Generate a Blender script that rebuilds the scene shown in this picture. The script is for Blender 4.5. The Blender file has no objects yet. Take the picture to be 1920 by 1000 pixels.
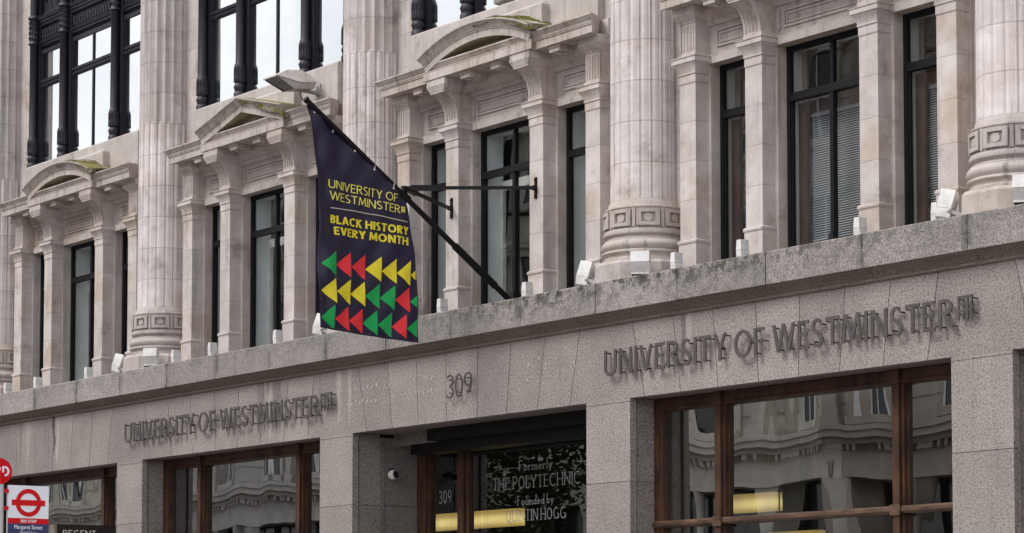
import bpy, bmesh, math, random
from mathutils import Vector, Matrix
random.seed(7)
R = math.radians
SC = bpy.context.scene
COL = SC.collection

# ------------------------------------------------------------------ camera, sky, sun, exposure
F_PX, PITCH, HOR = 4950.0, R(4.0), 1225.0
CAM = Vector((0, -16.85, 1.6))
YC = HOR - F_PX*math.tan(PITCH)
TH = math.atan(3560/(F_PX/math.cos(PITCH)))
cd = bpy.data.cameras.new('camera'); cam = bpy.data.objects.new('camera', cd); COL.objects.link(cam)
cd.sensor_width = 36; cd.lens = 36*F_PX/1920; cd.shift_y = (YC-500)/1920
cd.clip_start = .1; cd.clip_end = 2000
fw = Vector((-math.cos(TH)*math.cos(PITCH), math.sin(TH)*math.cos(PITCH), math.sin(PITCH)))
cam.location = CAM; cam.rotation_euler = fw.to_track_quat('-Z', 'Y').to_euler()
SC.camera = cam

SUN_EL, SUN_AZ = R(50), R(196)      # azimuth measured clockwise from +y (into the building)
w = bpy.data.worlds.new('World'); SC.world = w; w.use_nodes = True
nt = w.node_tree; nt.nodes.clear()
def WN(t, **k):
    n = nt.nodes.new(t)
    for a, b in k.items(): setattr(n, a, b)
    return n
out = WN('ShaderNodeOutputWorld'); bg = WN('ShaderNodeBackground'); bg.inputs['Strength'].default_value = .128
sky = WN('ShaderNodeTexSky', sky_type='NISHITA', sun_disc=False, sun_elevation=SUN_EL, sun_rotation=SUN_AZ, air_density=1.0, dust_density=3.0, ozone_density=1.0)
tc = WN('ShaderNodeTexCoord'); mp = WN('ShaderNodeMapping'); mp.inputs['Scale'].default_value = (1, 1, 2.2)
cl = WN('ShaderNodeTexNoise'); cl.inputs['Scale'].default_value = 2.6; cl.inputs['Detail'].default_value = 7; cl.inputs['Roughness'].default_value = .6
cr = WN('ShaderNodeValToRGB'); cr.color_ramp.elements[0].position = .36; cr.color_ramp.elements[0].color = (4.3, 4.45, 4.8, 1); cr.color_ramp.elements[1].position = .64; cr.color_ramp.elements[1].color = (8.8, 8.7, 8.6, 1)
mx = WN('ShaderNodeMix', data_type='RGBA'); mx.inputs[0].default_value = .86
nt.links.new(tc.outputs['Generated'], mp.inputs['Vector']); nt.links.new(mp.outputs[0], cl.inputs['Vector'])
nt.links.new(cl.outputs['Fac'], cr.inputs['Fac']); nt.links.new(sky.outputs[0], mx.inputs[6]); nt.links.new(cr.outputs[0], mx.inputs[7])
nt.links.new(mx.outputs[2], bg.inputs['Color']); nt.links.new(bg.outputs[0], out.inputs[0])
sd = bpy.data.lights.new('sun', 'SUN'); sd.energy = 1.4; sd.angle = R(26); sd.color = (1, .98, .955)
sun = bpy.data.objects.new('sun', sd); COL.objects.link(sun)
sdir = Vector((math.sin(SUN_AZ)*math.cos(SUN_EL), math.cos(SUN_AZ)*math.cos(SUN_EL), math.sin(SUN_EL)))
sun.rotation_euler = (-sdir).to_track_quat('-Z', 'Y').to_euler(); sun.location = (-20, -30, 40)
SC.view_settings.view_transform = 'Standard'; SC.view_settings.look = 'None'; SC.view_settings.gamma = 1
SC.view_settings.exposure = .70
SC.cycles.max_bounces = 8; SC.cycles.transparent_max_bounces = 12; SC.cycles.caustics_reflective = False

# ------------------------------------------------------------------ materials
class NT:
    def __init__(s, name):
        s.m = bpy.data.materials.new(name); s.m.use_nodes = True; s.t = s.m.node_tree; s.t.nodes.clear()
        s.o = s.t.nodes.new('ShaderNodeOutputMaterial'); s.b = s.t.nodes.new('ShaderNodeBsdfPrincipled')
        s.t.links.new(s.b.outputs[0], s.o.inputs[0]); s._p = None
    def n(s, t, **k):
        x = s.t.nodes.new(t)
        for a, b in k.items(): setattr(x, a, b)
        return x
    def l(s, a, b): s.t.links.new(a, b)
    def pos(s):
        if s._p is None: s._p = s.n('ShaderNodeNewGeometry').outputs['Position']
        return s._p
    def sep(s, v=None):
        q = s.n('ShaderNodeSeparateXYZ'); s.l(v or s.pos(), q.inputs[0]); return q.outputs
    def v(s, sock, x):
        if hasattr(x, 'is_linked') or hasattr(x, 'links'): s.l(x, sock)
        else: sock.default_value = x
    def math(s, op, a, b=0.0, c=0.0, clamp=False):
        q = s.n('ShaderNodeMath', operation=op, use_clamp=clamp)
        for i, x in enumerate((a, b, c)): s.v(q.inputs[i], x)
        return q.outputs[0]
    def noise(s, scale, detail=4, rough=.55, vec=None, sx=(1, 1, 1)):
        q = s.n('ShaderNodeTexNoise'); q.inputs['Scale'].default_value = scale; q.inputs['Detail'].default_value = detail; q.inputs['Roughness'].default_value = rough
        v = vec or s.pos()
        if sx != (1, 1, 1):
            mm = s.n('ShaderNodeMapping'); mm.inputs['Scale'].default_value = sx; s.l(v, mm.inputs[0]); v = mm.outputs[0]
        s.l(v, q.inputs['Vector']); return q.outputs['Fac']
    def ramp(s, f, a, b, lo=0.0, hi=1.0):
        q = s.n('ShaderNodeMapRange'); q.interpolation_type = 'SMOOTHSTEP'; s.v(q.inputs[0], f)
        for i, x in zip((1, 2, 3, 4), (a, b, lo, hi)): s.v(q.inputs[i], x)
        return q.outputs[0]
    def mix(s, f, a, b, mode='MIX'):
        q = s.n('ShaderNodeMix', data_type='RGBA', blend_type=mode); s.v(q.inputs[0], f)
        for i, x in ((6, a), (7, b)):
            if isinstance(x, tuple): x = x if len(x) == 4 else x+(1,)
            s.v(q.inputs[i], x)
        return q.outputs[2]
    def scale(s, col, f):   # multiply a colour by a number
        q = s.n('ShaderNodeVectorMath', operation='SCALE'); s.v(q.inputs[0], col); s.v(q.inputs['Scale'], f); return q.outputs[0]
    def bump(s, h, st=.3, d=.01):
        q = s.n('ShaderNodeBump'); q.inputs['Strength'].default_value = st; q.inputs['Distance'].default_value = d
        s.l(h, q.inputs['Height']); s.l(q.outputs[0], s.b.inputs['Normal'])
    def fin(s, col, rough=.8, spec=.3):
        s.v(s.b.inputs['Base Color'], col if not isinstance(col, tuple) or len(col) == 4 else col+(1,))
        s.v(s.b.inputs['Roughness'], rough); s.b.inputs['Specular IOR Level'].default_value = spec
        return s.m

def m_stone(name, base, h=.46, z0=5.87, joint=.55, warm=(.46, .375, .31), streak=.35, moss=0, blockx=0):
    q = NT(name); X, Y, Z = q.sep()
    oi = q.n('ShaderNodeObjectInfo').outputs['Random']
    u = q.math('DIVIDE', q.math('SUBTRACT', Z, z0), h)
    fl = q.math('FLOOR', u); fr = q.math('FRACT', u)
    dz = q.math('MULTIPLY', q.math('MINIMUM', fr, q.math('SUBTRACT', 1.0, fr)), h)
    wn = q.n('ShaderNodeTexWhiteNoise', noise_dimensions='2D'); cv = q.n('ShaderNodeCombineXYZ'); q.l(fl, cv.inputs[0]); q.l(oi, cv.inputs[1]); q.l(cv.outputs[0], wn.inputs['Vector'])
    blk = q.ramp(wn.outputs['Value'], 0, 1, -1, 1)
    warmmask = q.math('MULTIPLY', q.ramp(q.noise(1.9, 4), .40, .62), q.ramp(blk, -.5, 1, .25, .95))
    c = q.mix(warmmask, base, warm)
    tone = q.math('ADD', q.math('MULTIPLY', blk, .07), q.ramp(q.noise(5, 6, .65), .3, .7, .90, 1.07))
    tone = q.math('MULTIPLY', tone, q.ramp(q.noise(60, 3, .6), .3, .75, .94, 1.05))
    st = q.noise(1.0, 5, .7, sx=(9, 9, .55))
    tone = q.math('MULTIPLY', tone, q.ramp(st, .52, .72, 1, 1-streak))
    pits = q.noise(34, 4, .7)
    tone = q.math('MULTIPLY', tone, q.ramp(pits, .66, .76, 1, .72))
    c = q.scale(c, tone)
    grime = q.math('MULTIPLY', q.ramp(q.noise(2.3, 7, .7), .54, .72), .55)
    c = q.mix(grime, c, (.19, .155, .13))
    if joint: c = q.mix(q.ramp(dz, .002, .0085, joint, 0), c, (.12, .095, .08))
    if moss:
        nm = q.n('ShaderNodeNewGeometry').outputs['Normal']; N = q.sep(nm)
        up = q.math('MULTIPLY', q.ramp(Z, 8.44, 8.49), q.math('MULTIPLY', q.ramp(N[2], .25, .6), q.ramp(q.noise(2.4, 6, .7), .36, .48)))
        c = q.mix(q.math('MULTIPLY', up, .9), c, q.mix(q.noise(40, 3), (.07, .075, .012), (.27, .235, .03)))
        lich = q.math('MULTIPLY', q.ramp(q.noise(1.0, 6, .75, sx=(11, 11, 1.3)), .50, .66), moss)
        c = q.mix(lich, c, (.10, .085, .07))
    q.bump(q.math('ADD', q.noise(26, 6, .7), q.ramp(dz, .002, .008, -.6, 0)), .28, .006)
    return q.fin(c, .87, .22)

def m_granite(name, base, dark, spots=1.0, stains=(), lichen=0):
    q = NT(name); X, Y, Z = q.sep()
    a = q.noise(62, 3, .8); b = q.noise(34, 3, .75)
    c = q.mix(q.ramp(a, .42, .58), dark, base)
    c = q.mix(q.math('MULTIPLY', q.ramp(b, .57, .67), .55*spots), c, (.56, .51, .495))
    c = q.mix(q.math('MULTIPLY', q.ramp(q.noise(44, 2, .6), .57, .68), .75*spots), c, (.075, .062, .06))
    tone = q.ramp(q.noise(1.3, 6, .65), .3, .72, .86, 1.08)
    st = q.noise(1.0, 5, .7, sx=(7, 7, .5)); tone = q.math('MULTIPLY', tone, q.ramp(st, .55, .75, 1, .78))
    tn = q.n('ShaderNodeAttribute'); tn.attribute_name = 'tone'; tone = q.math('MULTIPLY', tone, q.math('ADD', 1.0, tn.outputs['Fac']))
    c = q.scale(c, tone)
    for (x0, wd, zt, zb, s, colr) in stains:
        wob = q.math('MULTIPLY', q.math('SUBTRACT', q.noise(5, 4), .5), wd*1.3)
        dx = q.math('ABSOLUTE', q.math('SUBTRACT', q.math('ADD', X, wob), x0))
        tz = q.ramp(Z, zb, zt, .25, 1)
        mk = q.math('MULTIPLY', q.ramp(q.math('DIVIDE', dx, q.math('MULTIPLY', tz, wd)), .35, 1, 1, 0), q.ramp(Z, zb, zb+.3*(zt-zb), 0, 1))
        mk = q.math('MULTIPLY', mk, q.ramp(q.noise(13, 5, .7), .3, .6, .35, 1))
        c = q.mix(q.math('MULTIPLY', mk, s), c, colr)
    if lichen:
        reg = q.math('MULTIPLY', q.ramp(X, -26.5, -22.5), q.ramp(X, -16.5, -20.5, .25, 1))
        patch = q.ramp(q.noise(8, 9, .85), .46, .56)
        top = q.math('ADD', q.ramp(Z, 5.20, 5.46, .30, 1.0), 0)
        mk = q.math('MULTIPLY', q.math('MULTIPLY', patch, top), q.ramp(reg, 0, 1, .3, 1))
        c = q.mix(q.math('MULTIPLY', mk, lichen), c, (.045, .043, .035))
        g = q.math('MULTIPLY', q.ramp(q.noise(2.2, 5, .7), .5, .68), .35)
        c = q.mix(q.math('MULTIPLY', g, q.ramp(Z, 5.15, 5.45, .3, 1)), c, (.17, .165, .14))
        jd = q.math('ABSOLUTE', q.math('SUBTRACT', q.math('FRACT', q.math('DIVIDE', q.math('ADD', X, 27.14+.671875), 1.34375)), .5))
        jm = q.math('MULTIPLY', q.ramp(jd, .01, .075, 1, 0), q.ramp(q.noise(4.5, 6, .75), .42, .6))
        c = q.mix(q.math('MULTIPLY', jm, .62), c, (.05, .046, .04))
    q.bump(q.math('ADD', a, q.noise(12, 5, .7)), .25, .004)
    return q.fin(c, .7, .3)

def m_simple(name, col, rough=.5, spec=.4, nz=12, amt=.15, metal=0, bump=0, sx=(1, 1, 1)):
    q = NT(name); f = q.noise(nz, 5, .65, sx=sx)
    c = q.scale(q.mix(0.0, col, col), q.ramp(f, .3, .7, 1-amt, 1+amt))
    if bump: q.bump(q.noise(nz*2, 4), bump, .004)
    q.b.inputs['Metallic'].default_value = metal
    return q.fin(c, rough, spec)

def m_glass(name, tint, r0, wave=.0, wscale=1.2):
    q = NT(name); t = q.t
    tr = q.n('ShaderNodeBsdfTransparent'); tr.inputs[0].default_value = tint+(1,)
    gl = q.n('ShaderNodeBsdfGlossy'); gl.inputs['Roughness'].default_value = 0.0; gl.inputs[0].default_value = (.97, .99, 1, 1)
    lw = q.n('ShaderNodeLayerWeight'); lw.inputs[0].default_value = .5
    fac = q.math('ADD', r0, q.math('MULTIPLY', 1-r0, q.math('POWER', lw.outputs['Facing'], 5.0)), clamp=True)
    if wave:
        bp = q.n('ShaderNodeBump'); bp.inputs['Strength'].default_value = 1; bp.inputs['Distance'].default_value = wave
        q.l(q.noise(wscale, 1, .3, sx=(1.5, 1, .55)), bp.inputs['Height']); q.l(bp.outputs[0], gl.inputs['Normal'])
    ms = q.n('ShaderNodeMixShader'); q.l(fac, ms.inputs[0]); q.l(tr.outputs[0], ms.inputs[1]); q.l(gl.outputs[0], ms.inputs[2])
    t.nodes.remove(q.b); q.l(ms.outputs[0], q.o.inputs[0]); return q.m

def m_emit(name, col, col2, st):
    q = NT(name); g = q.n('ShaderNodeTexCoord').outputs['Generated']; X, Y, Z = q.sep(g)
    d = q.math('ABSOLUTE', q.math('SUBTRACT', Z, .42)); tube = q.ramp(d, .05, .5, 1, .45)      # the tube glows through the diffuser
    e = q.math('MULTIPLY', tube, q.ramp(q.noise(2.2, 2), .3, .7, .75, 1.05))
    c = q.mix(tube, col2, col); q.l(c, q.b.inputs['Emission Color']); q.l(q.math('MULTIPLY', e, st), q.b.inputs['Emission Strength'])
    return q.fin(c, .4, .3)

def m_wood(name, c1, c2, sx=(8, 8, 60)):
    q = NT(name); f = q.noise(1, 6, .7, sx=sx); g = q.noise(3, 4, .6)
    c = q.mix(q.ramp(f, .3, .7), c1, c2); c = q.scale(c, q.ramp(g, .3, .7, .75, 1.2))
    q.bump(f, .2, .003); return q.fin(c, .5, .4)

M = {}
M['column'] = m_stone('column limestone', (.58, .535, .53), h=.435, z0=8.93, joint=.42, warm=(.50, .44, .41), streak=.36)
M['stone'] = m_stone('pale limestone', (.585, .535, .515), h=.41, z0=5.87, joint=.30, warm=(.47, .385, .33), streak=.26)
M['carved'] = m_stone('carved limestone', (.555, .50, .475), joint=0, warm=(.44, .365, .32), streak=.42)
M['cornice'] = m_stone('weathered limestone', (.545, .49, .455), joint=0, warm=(.45, .38, .33), streak=.42, moss=.42)
M['attic'] = m_stone('attic limestone', (.55, .505, .485), h=.6, z0=8.48, joint=0, warm=(.45, .37, .31), streak=.25)
M['basestone'] = m_stone('sooty limestone', (.50, .45, .43), joint=0, warm=(.44, .38, .335), streak=.45)
DK, LT = (.035, .027, .024), (.50, .46, .43)
M['granite'] = m_granite('pink grey granite', (.398, .353, .333), (.208, .178, .168), stains=[
    (-34.86, .13, 5.03, 4.40, .85, DK), (-34.78, .10, 4.9, 4.23, .55, LT), (-35.75, .10, 5.0, 4.23, .35, LT), (-36.0, .08, 5.0, 4.3, .35, DK),
    (-28.74, .09, 5.03, 4.80, .8, DK), (-28.55, .16, 5.0, 4.25, .45, DK), (-28.95, .12, 4.6, 4.24, .4, DK), (-28.72, .07, 4.6, 4.23, .5, LT),
    (-27.08, .07, 4.9, 4.25, .5, LT), (-26.84, .06, 4.9, 4.25, .45, LT), (-20.43, .06, 5.02, 4.25, .5, LT), (-20.52, .05, 5.02, 4.4, .5, DK)])
M['parapet'] = m_granite('weathered grey granite', (.42, .385, .37), (.20, .178, .17), lichen=1.0)
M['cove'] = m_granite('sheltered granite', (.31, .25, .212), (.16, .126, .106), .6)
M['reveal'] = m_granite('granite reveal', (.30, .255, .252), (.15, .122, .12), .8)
M['iron'] = m_simple('black painted iron', (.019, .0155, .026), .5, .25, 30, .3, bump=.15)
M['ironorn'] = m_simple('black cast ornament', (.023, .019, .030), .5, .45, 60, .4, bump=.5)
M['frame'] = m_simple('black window paint', (.009, .0085, .011), .5, .2, 20, .3)
M['glass'] = m_glass('old window glass', (.95, .97, .96), .12, .003, .9)
M['skyglass'] = m_glass('bright reflecting glass', (.6, .62, .63), .68, .003, .8)
M['doorglass'] = m_glass('entrance plate glass', (.80, .82, .80), .17, .003, .7)
M['shopglass'] = m_glass('shop plate glass', (.80, .82, .80), .34, .007, .85)
M['wood'] = m_wood('varnished brown timber', (.028, .013, .008), (.090, .041, .022), (10, 10, 3))
M['woodrail'] = m_wood('worn brown timber', (.03, .017, .012), (.15, .085, .055), (3, 20, 20))
M['innerwood'] = m_wood('inner brown timber', (.035, .017, .010), (.075, .036, .021), (10, 10, 3))
M['lining'] = m_simple('pale blue grey lining paint', (.74, .80, .83), .6, .3, 3, .06)
M['greylining'] = m_simple('grey lining paint', (.62, .63, .62), .6, .3, 3, .06)
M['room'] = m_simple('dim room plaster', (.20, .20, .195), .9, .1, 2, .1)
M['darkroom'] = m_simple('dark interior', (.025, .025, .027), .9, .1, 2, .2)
M['blind'] = m_simple('white blind slats', (.46, .47, .51), .5, .3, 3, .06)
M['white'] = m_simple('white powder coat', (.70, .685, .675), .45, .35, 9, .13)
M['offwhite'] = m_simple('chalky white deposit', (.52, .47, .455), .9, .1, 60, .2)
M['greycase'] = m_simple('grey floodlight housing', (.42, .40, .40), .45, .4, 14, .18)
M['black'] = m_simple('black metal', (.008, .0075, .008), .5, .2, 20, .3)
M['letter'] = m_simple('dark grey sign metal', (.088, .077, .079), .5, .3, 9, .15)
M['lampglass'] = m_simple('dull lamp lens', (.10, .095, .09), .2, .5, 9, .25)
M['lamptop'] = m_simple('weathered lamp housing', (.55, .51, .48), .6, .3, 10, .2)
def m_moss():
    q = NT('yellow green moss'); f = q.noise(26, 6, .75)
    c = q.mix(q.ramp(f, .35, .65), (.03, .036, .010), (.155, .150, .032)); c = q.mix(q.ramp(q.noise(6, 5, .75), .44, .60), c, (.25, .22, .17))
    q.bump(f, .8, .02); return q.fin(c, .95, .1)
M['moss'] = m_moss()
def m_cloth():
    q = NT('aubergine banner cloth'); f = q.noise(2.5, 4)
    c = q.scale(q.mix(f, (.014, .0088, .033), (.018, .0115, .040)), q.ramp(q.noise(300, 2), .3, .7, .9, 1.1))
    q.b.inputs['Sheen Weight'].default_value = .08; q.bump(q.noise(9, 4, .6, sx=(1, 1.5, .6)), .22, .02)
    return q.fin(c, .42, .36)
M['cloth'] = m_cloth()
for k, c in dict(yellow=(.86, .72, .045), red=(.84, .05, .06), green=(.02, .40, .10), cream=(.50, .47, .38), paleyellow=(.86, .79, .15)).items():
    M[k] = m_simple('printed '+k+' cloth', c, .6, .2, 8, .07)
M['signred'] = m_simple('bus stop red', (.60, .004, .008), .45, .18, 4, .05)
M['signblue'] = m_simple('bus stop blue', (.045, .05, .13), .45, .2, 4, .05)
M['signwhite'] = m_simple('bus stop white', (.80, .80, .86), .35, .4, 4, .04)
M['pole'] = m_simple('grey pole paint', (.52, .51, .52), .4, .4, 6, .08)
M['totem'] = m_simple('dark brown sign panel', (.012, .009, .008), .4, .4, 8, .15)
M['totemedge'] = m_simple('bronze sign edge', (.20, .16, .14), .4, .5, 8, .15)
M['cream'] = m_simple('cream sign letters', (.62, .58, .54), .5, .3, 8, .05) 
M['creamcloth'] = m_simple('printed cream line', (.55, .52, .42), .6, .2, 8, .05)
M['vinyl'] = m_simple('frosted silver vinyl', (.31, .34, .33), .5, .3, 20, .15)
M['yellowlight'] = m_emit('warm lit diffuser', (1.0, .78, .30), (.75, .42, .06), .62)
M['asphalt'] = m_simple('asphalt', (.05, .05, .052), .9, .2, 30, .3)
M['paving'] = m_simple('paving stone', (.26, .245, .23), .85, .2, 3, .15)
M['paint'] = m_simple('road paint', (.7, .7, .68), .8, .2, 9, .1)
M['facade1'] = m_simple('cream stucco', (.60, .56, .49), .85, .2, 1.2, .16)
M['facade2'] = m_simple('grey portland stone', (.47, .44, .41), .85, .2, 1.2, .16)
M['facade3'] = m_simple('brown stone', (.38, .33, .285), .85, .2, 1.2, .16)
M['slate'] = m_simple('slate roof', (.07, .075, .085), .6, .3, 4, .2)
M['oppglass'] = m_simple('dark opposite glazing', (.015, .018, .022), .12, .6, 2, .3)
M['bark'] = m_simple('bark', (.07, .055, .04), .9, .1, 12, .3)
M['leaf'] = m_simple('plane tree leaf', (.045, .075, .022), .6, .3, 2, .35)

# ------------------------------------------------------------------ mesh helpers
class MB:
    def __init__(s): s.v = []; s.f = []; s.mi = []; s.cur = 0; s.tone = 0.0; s.tn = {}
    def add(s, vs, fs):
        b = len(s.v); s.v += [tuple(p) for p in vs]
        for f in fs:
            if s.tone: s.tn[len(s.f)] = s.tone
            s.f.append(tuple(i+b for i in f)); s.mi.append(s.cur)
        return s
    def box(s, x0, x1, y0, y1, z0, z1):
        return s.add([(x0, y0, z0), (x1, y0, z0), (x1, y1, z0), (x0, y1, z0), (x0, y0, z1), (x1, y0, z1), (x1, y1, z1), (x0, y1, z1)],
                     [(0, 3, 2, 1), (4, 5, 6, 7), (0, 1, 5, 4), (1, 2, 6, 5), (2, 3, 7, 6), (3, 0, 4, 7)])
    def frus(s, b0, z0, b1, z1):      # box with different rectangles (x0,x1,y0,y1) at the two heights
        (a, b, c, d), (e, f, g, h) = b0, b1
        return s.add([(a, c, z0), (b, c, z0), (b, d, z0), (a, d, z0), (e, g, z1), (f, g, z1), (f, h, z1), (e, h, z1)],
                     [(0, 3, 2, 1), (4, 5, 6, 7), (0, 1, 5, 4), (1, 2, 6, 5), (2, 3, 7, 6), (3, 0, 4, 7)])
    def quad(s, x0, x1, y, z0, z1): return s.add([(x0, y, z0), (x1, y, z0), (x1, y, z1), (x0, y, z1)], [(0, 1, 2, 3)])
    def prism(s, prof, x0, x1, miter=None):   # profile in (y,z) along x; mitre: ends lengthen with projection from y=miter
        n = len(prof)
        e = [max(0, miter-p[0]) if miter is not None else 0 for p in prof]
        vs = [(x0-e[i], p[0], p[1]) for i, p in enumerate(prof)]+[(x1+e[i], p[0], p[1]) for i, p in enumerate(prof)]
        return s.add(vs, [tuple(range(n)), tuple(range(2*n-1, n-1, -1))]+[(i, i+n, (i+1) % n+n, (i+1) % n) for i in range(n)])
    def poly(s, pts, y0, y1):                 # outline in (x,z) extruded along y
        n = len(pts)
        return s.add([(p[0], y0, p[1]) for p in pts]+[(p[0], y1, p[1]) for p in pts],
                     [tuple(range(n)), tuple(range(2*n-1, n-1, -1))]+[(i, i+n, (i+1) % n+n, (i+1) % n) for i in range(n)])
    def lathe(s, prof, cx=0, cy=0, n=40, cap=True):
        vs = []; m = len(prof)
        for r, z in prof:
            for i in range(n):
                a = 2*math.pi*i/n; vs.append((cx+r*math.cos(a), cy+r*math.sin(a), z))
        fs = [(j*n+i, j*n+(i+1) % n, (j+1)*n+(i+1) % n, (j+1)*n+i) for j in range(m-1) for i in range(n)]
        if cap: fs += [tuple(range(n-1, -1, -1)), tuple(range((m-1)*n, m*n))]
        return s.add(vs, fs)
    def tube(s, p, q, r, n=10, r2=None):
        p, q = Vector(p), Vector(q); d = (q-p).normalized(); a = d.orthogonal().normalized(); b = d.cross(a); r2 = r if r2 is None else r2
        vs = [p+(a*math.cos(2*math.pi*i/n)+b*math.sin(2*math.pi*i/n))*r for i in range(n)]+[q+(a*math.cos(2*math.pi*i/n)+b*math.sin(2*math.pi*i/n))*r2 for i in range(n)]
        return s.add(vs, [tuple(range(n-1, -1, -1)), tuple(range(n, 2*n))]+[(i, (i+1) % n, (i+1) % n+n, i+n) for i in range(n)])
    def bar(s, p, q, w, h):                   # rectangular bar
        p, q = Vector(p), Vector(q); d = (q-p).normalized(); a = d.cross(Vector((0, 0, 1)))
        a = a.normalized() if a.length > 1e-4 else Vector((1, 0, 0)); b = a.cross(d)
        vs = [o+a*(w/2*i)+b*(h/2*j) for o in (p, q) for i, j in ((-1, -1), (1, -1), (1, 1), (-1, 1))]
        return s.add(vs, [(0, 3, 2, 1), (4, 5, 6, 7), (0, 1, 5, 4), (1, 2, 6, 5), (2, 3, 7, 6), (3, 0, 4, 7)])
    def mesh(s, name, *mats, ang=32):
        me = bpy.data.meshes.new(name); me.from_pydata(s.v, [], s.f); me.update()
        bm = bmesh.new(); bm.from_mesh(me); bmesh.ops.recalc_face_normals(bm, faces=bm.faces); bm.to_mesh(me); bm.free()
        for m in mats: me.materials.append(M[m])
        if s.tn:                                  # each stone block has its own tone
            at = me.attributes.new('tone', 'FLOAT', 'FACE'); at.data.foreach_set('value', [s.tn.get(i, 0.0) for i in range(len(s.f))])
        me.polygons.foreach_set('material_index', s.mi)
        me.polygons.foreach_set('use_smooth', [True]*len(me.polygons)); me.set_sharp_from_angle(angle=R(ang)); me.update()
        return me
def obj(name, me, parent=None, loc=(0, 0, 0), rot=None):
    o = bpy.data.objects.new(name, me); COL.objects.link(o); o.location = loc
    if rot: o.rotation_euler = rot
    if parent: o.parent = parent
    return o
def tag(o, label, cat, group=None):
    o['label'] = label; o['category'] = cat
    if group: o['group'] = group
    return o
def thing(name, label, cat, loc=(0, 0, 0), rz=0, group=None):
    o = bpy.data.objects.new(name, None); COL.objects.link(o); o.location = loc; o.rotation_euler = (0, 0, rz); o.empty_display_size = .2
    return tag(o, label, cat, group)
def struct(name, me, kind='structure'):
    o = obj(name, me); o['kind'] = kind; return o
def copy_tree(o, parent=None):
    c = o.copy(); COL.objects.link(c); c.parent = parent if parent else o.parent
    for ch in list(o.children): copy_tree(ch, c)
    return c

# ---- stroke lettering: every glyph is a list of strips (left points, right points), cap height 1
def seg(p, q, w):            # rectangle along p-q
    dx, dy = q[0]-p[0], q[1]-p[1]; L = math.hypot(dx, dy); nx, ny = -dy/L*w/2, dx/L*w/2
    return ([(p[0]+nx, p[1]+ny), (q[0]+nx, q[1]+ny)], [(p[0]-nx, p[1]-ny), (q[0]-nx, q[1]-ny)])
def diag(p, q, w):           # slanted stroke with level ends
    L = math.hypot(q[0]-p[0], q[1]-p[1]); h = w/2*L/abs(q[1]-p[1])
    return ([(p[0]-h, p[1]), (q[0]-h, q[1])], [(p[0]+h, p[1]), (q[0]+h, q[1])])
def rib(pts, w):             # ribbon along a smooth path
    a, b = [], []
    for i, p in enumerate(pts):
        u, v = pts[max(i-1, 0)], pts[min(i+1, len(pts)-1)]
        dx, dy = v[0]-u[0], v[1]-u[1]; L = math.hypot(dx, dy) or 1
        a.append((p[0]-dy/L*w/2, p[1]+dx/L*w/2)); b.append((p[0]+dy/L*w/2, p[1]-dx/L*w/2))
    return (a, b)
def arc(cx, cy, rx, ry, a0, a1, n=12):
    return [(cx+rx*math.cos(R(a0+(a1-a0)*i/n)), cy+ry*math.sin(R(a0+(a1-a0)*i/n))) for i in range(n+1)]
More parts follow.
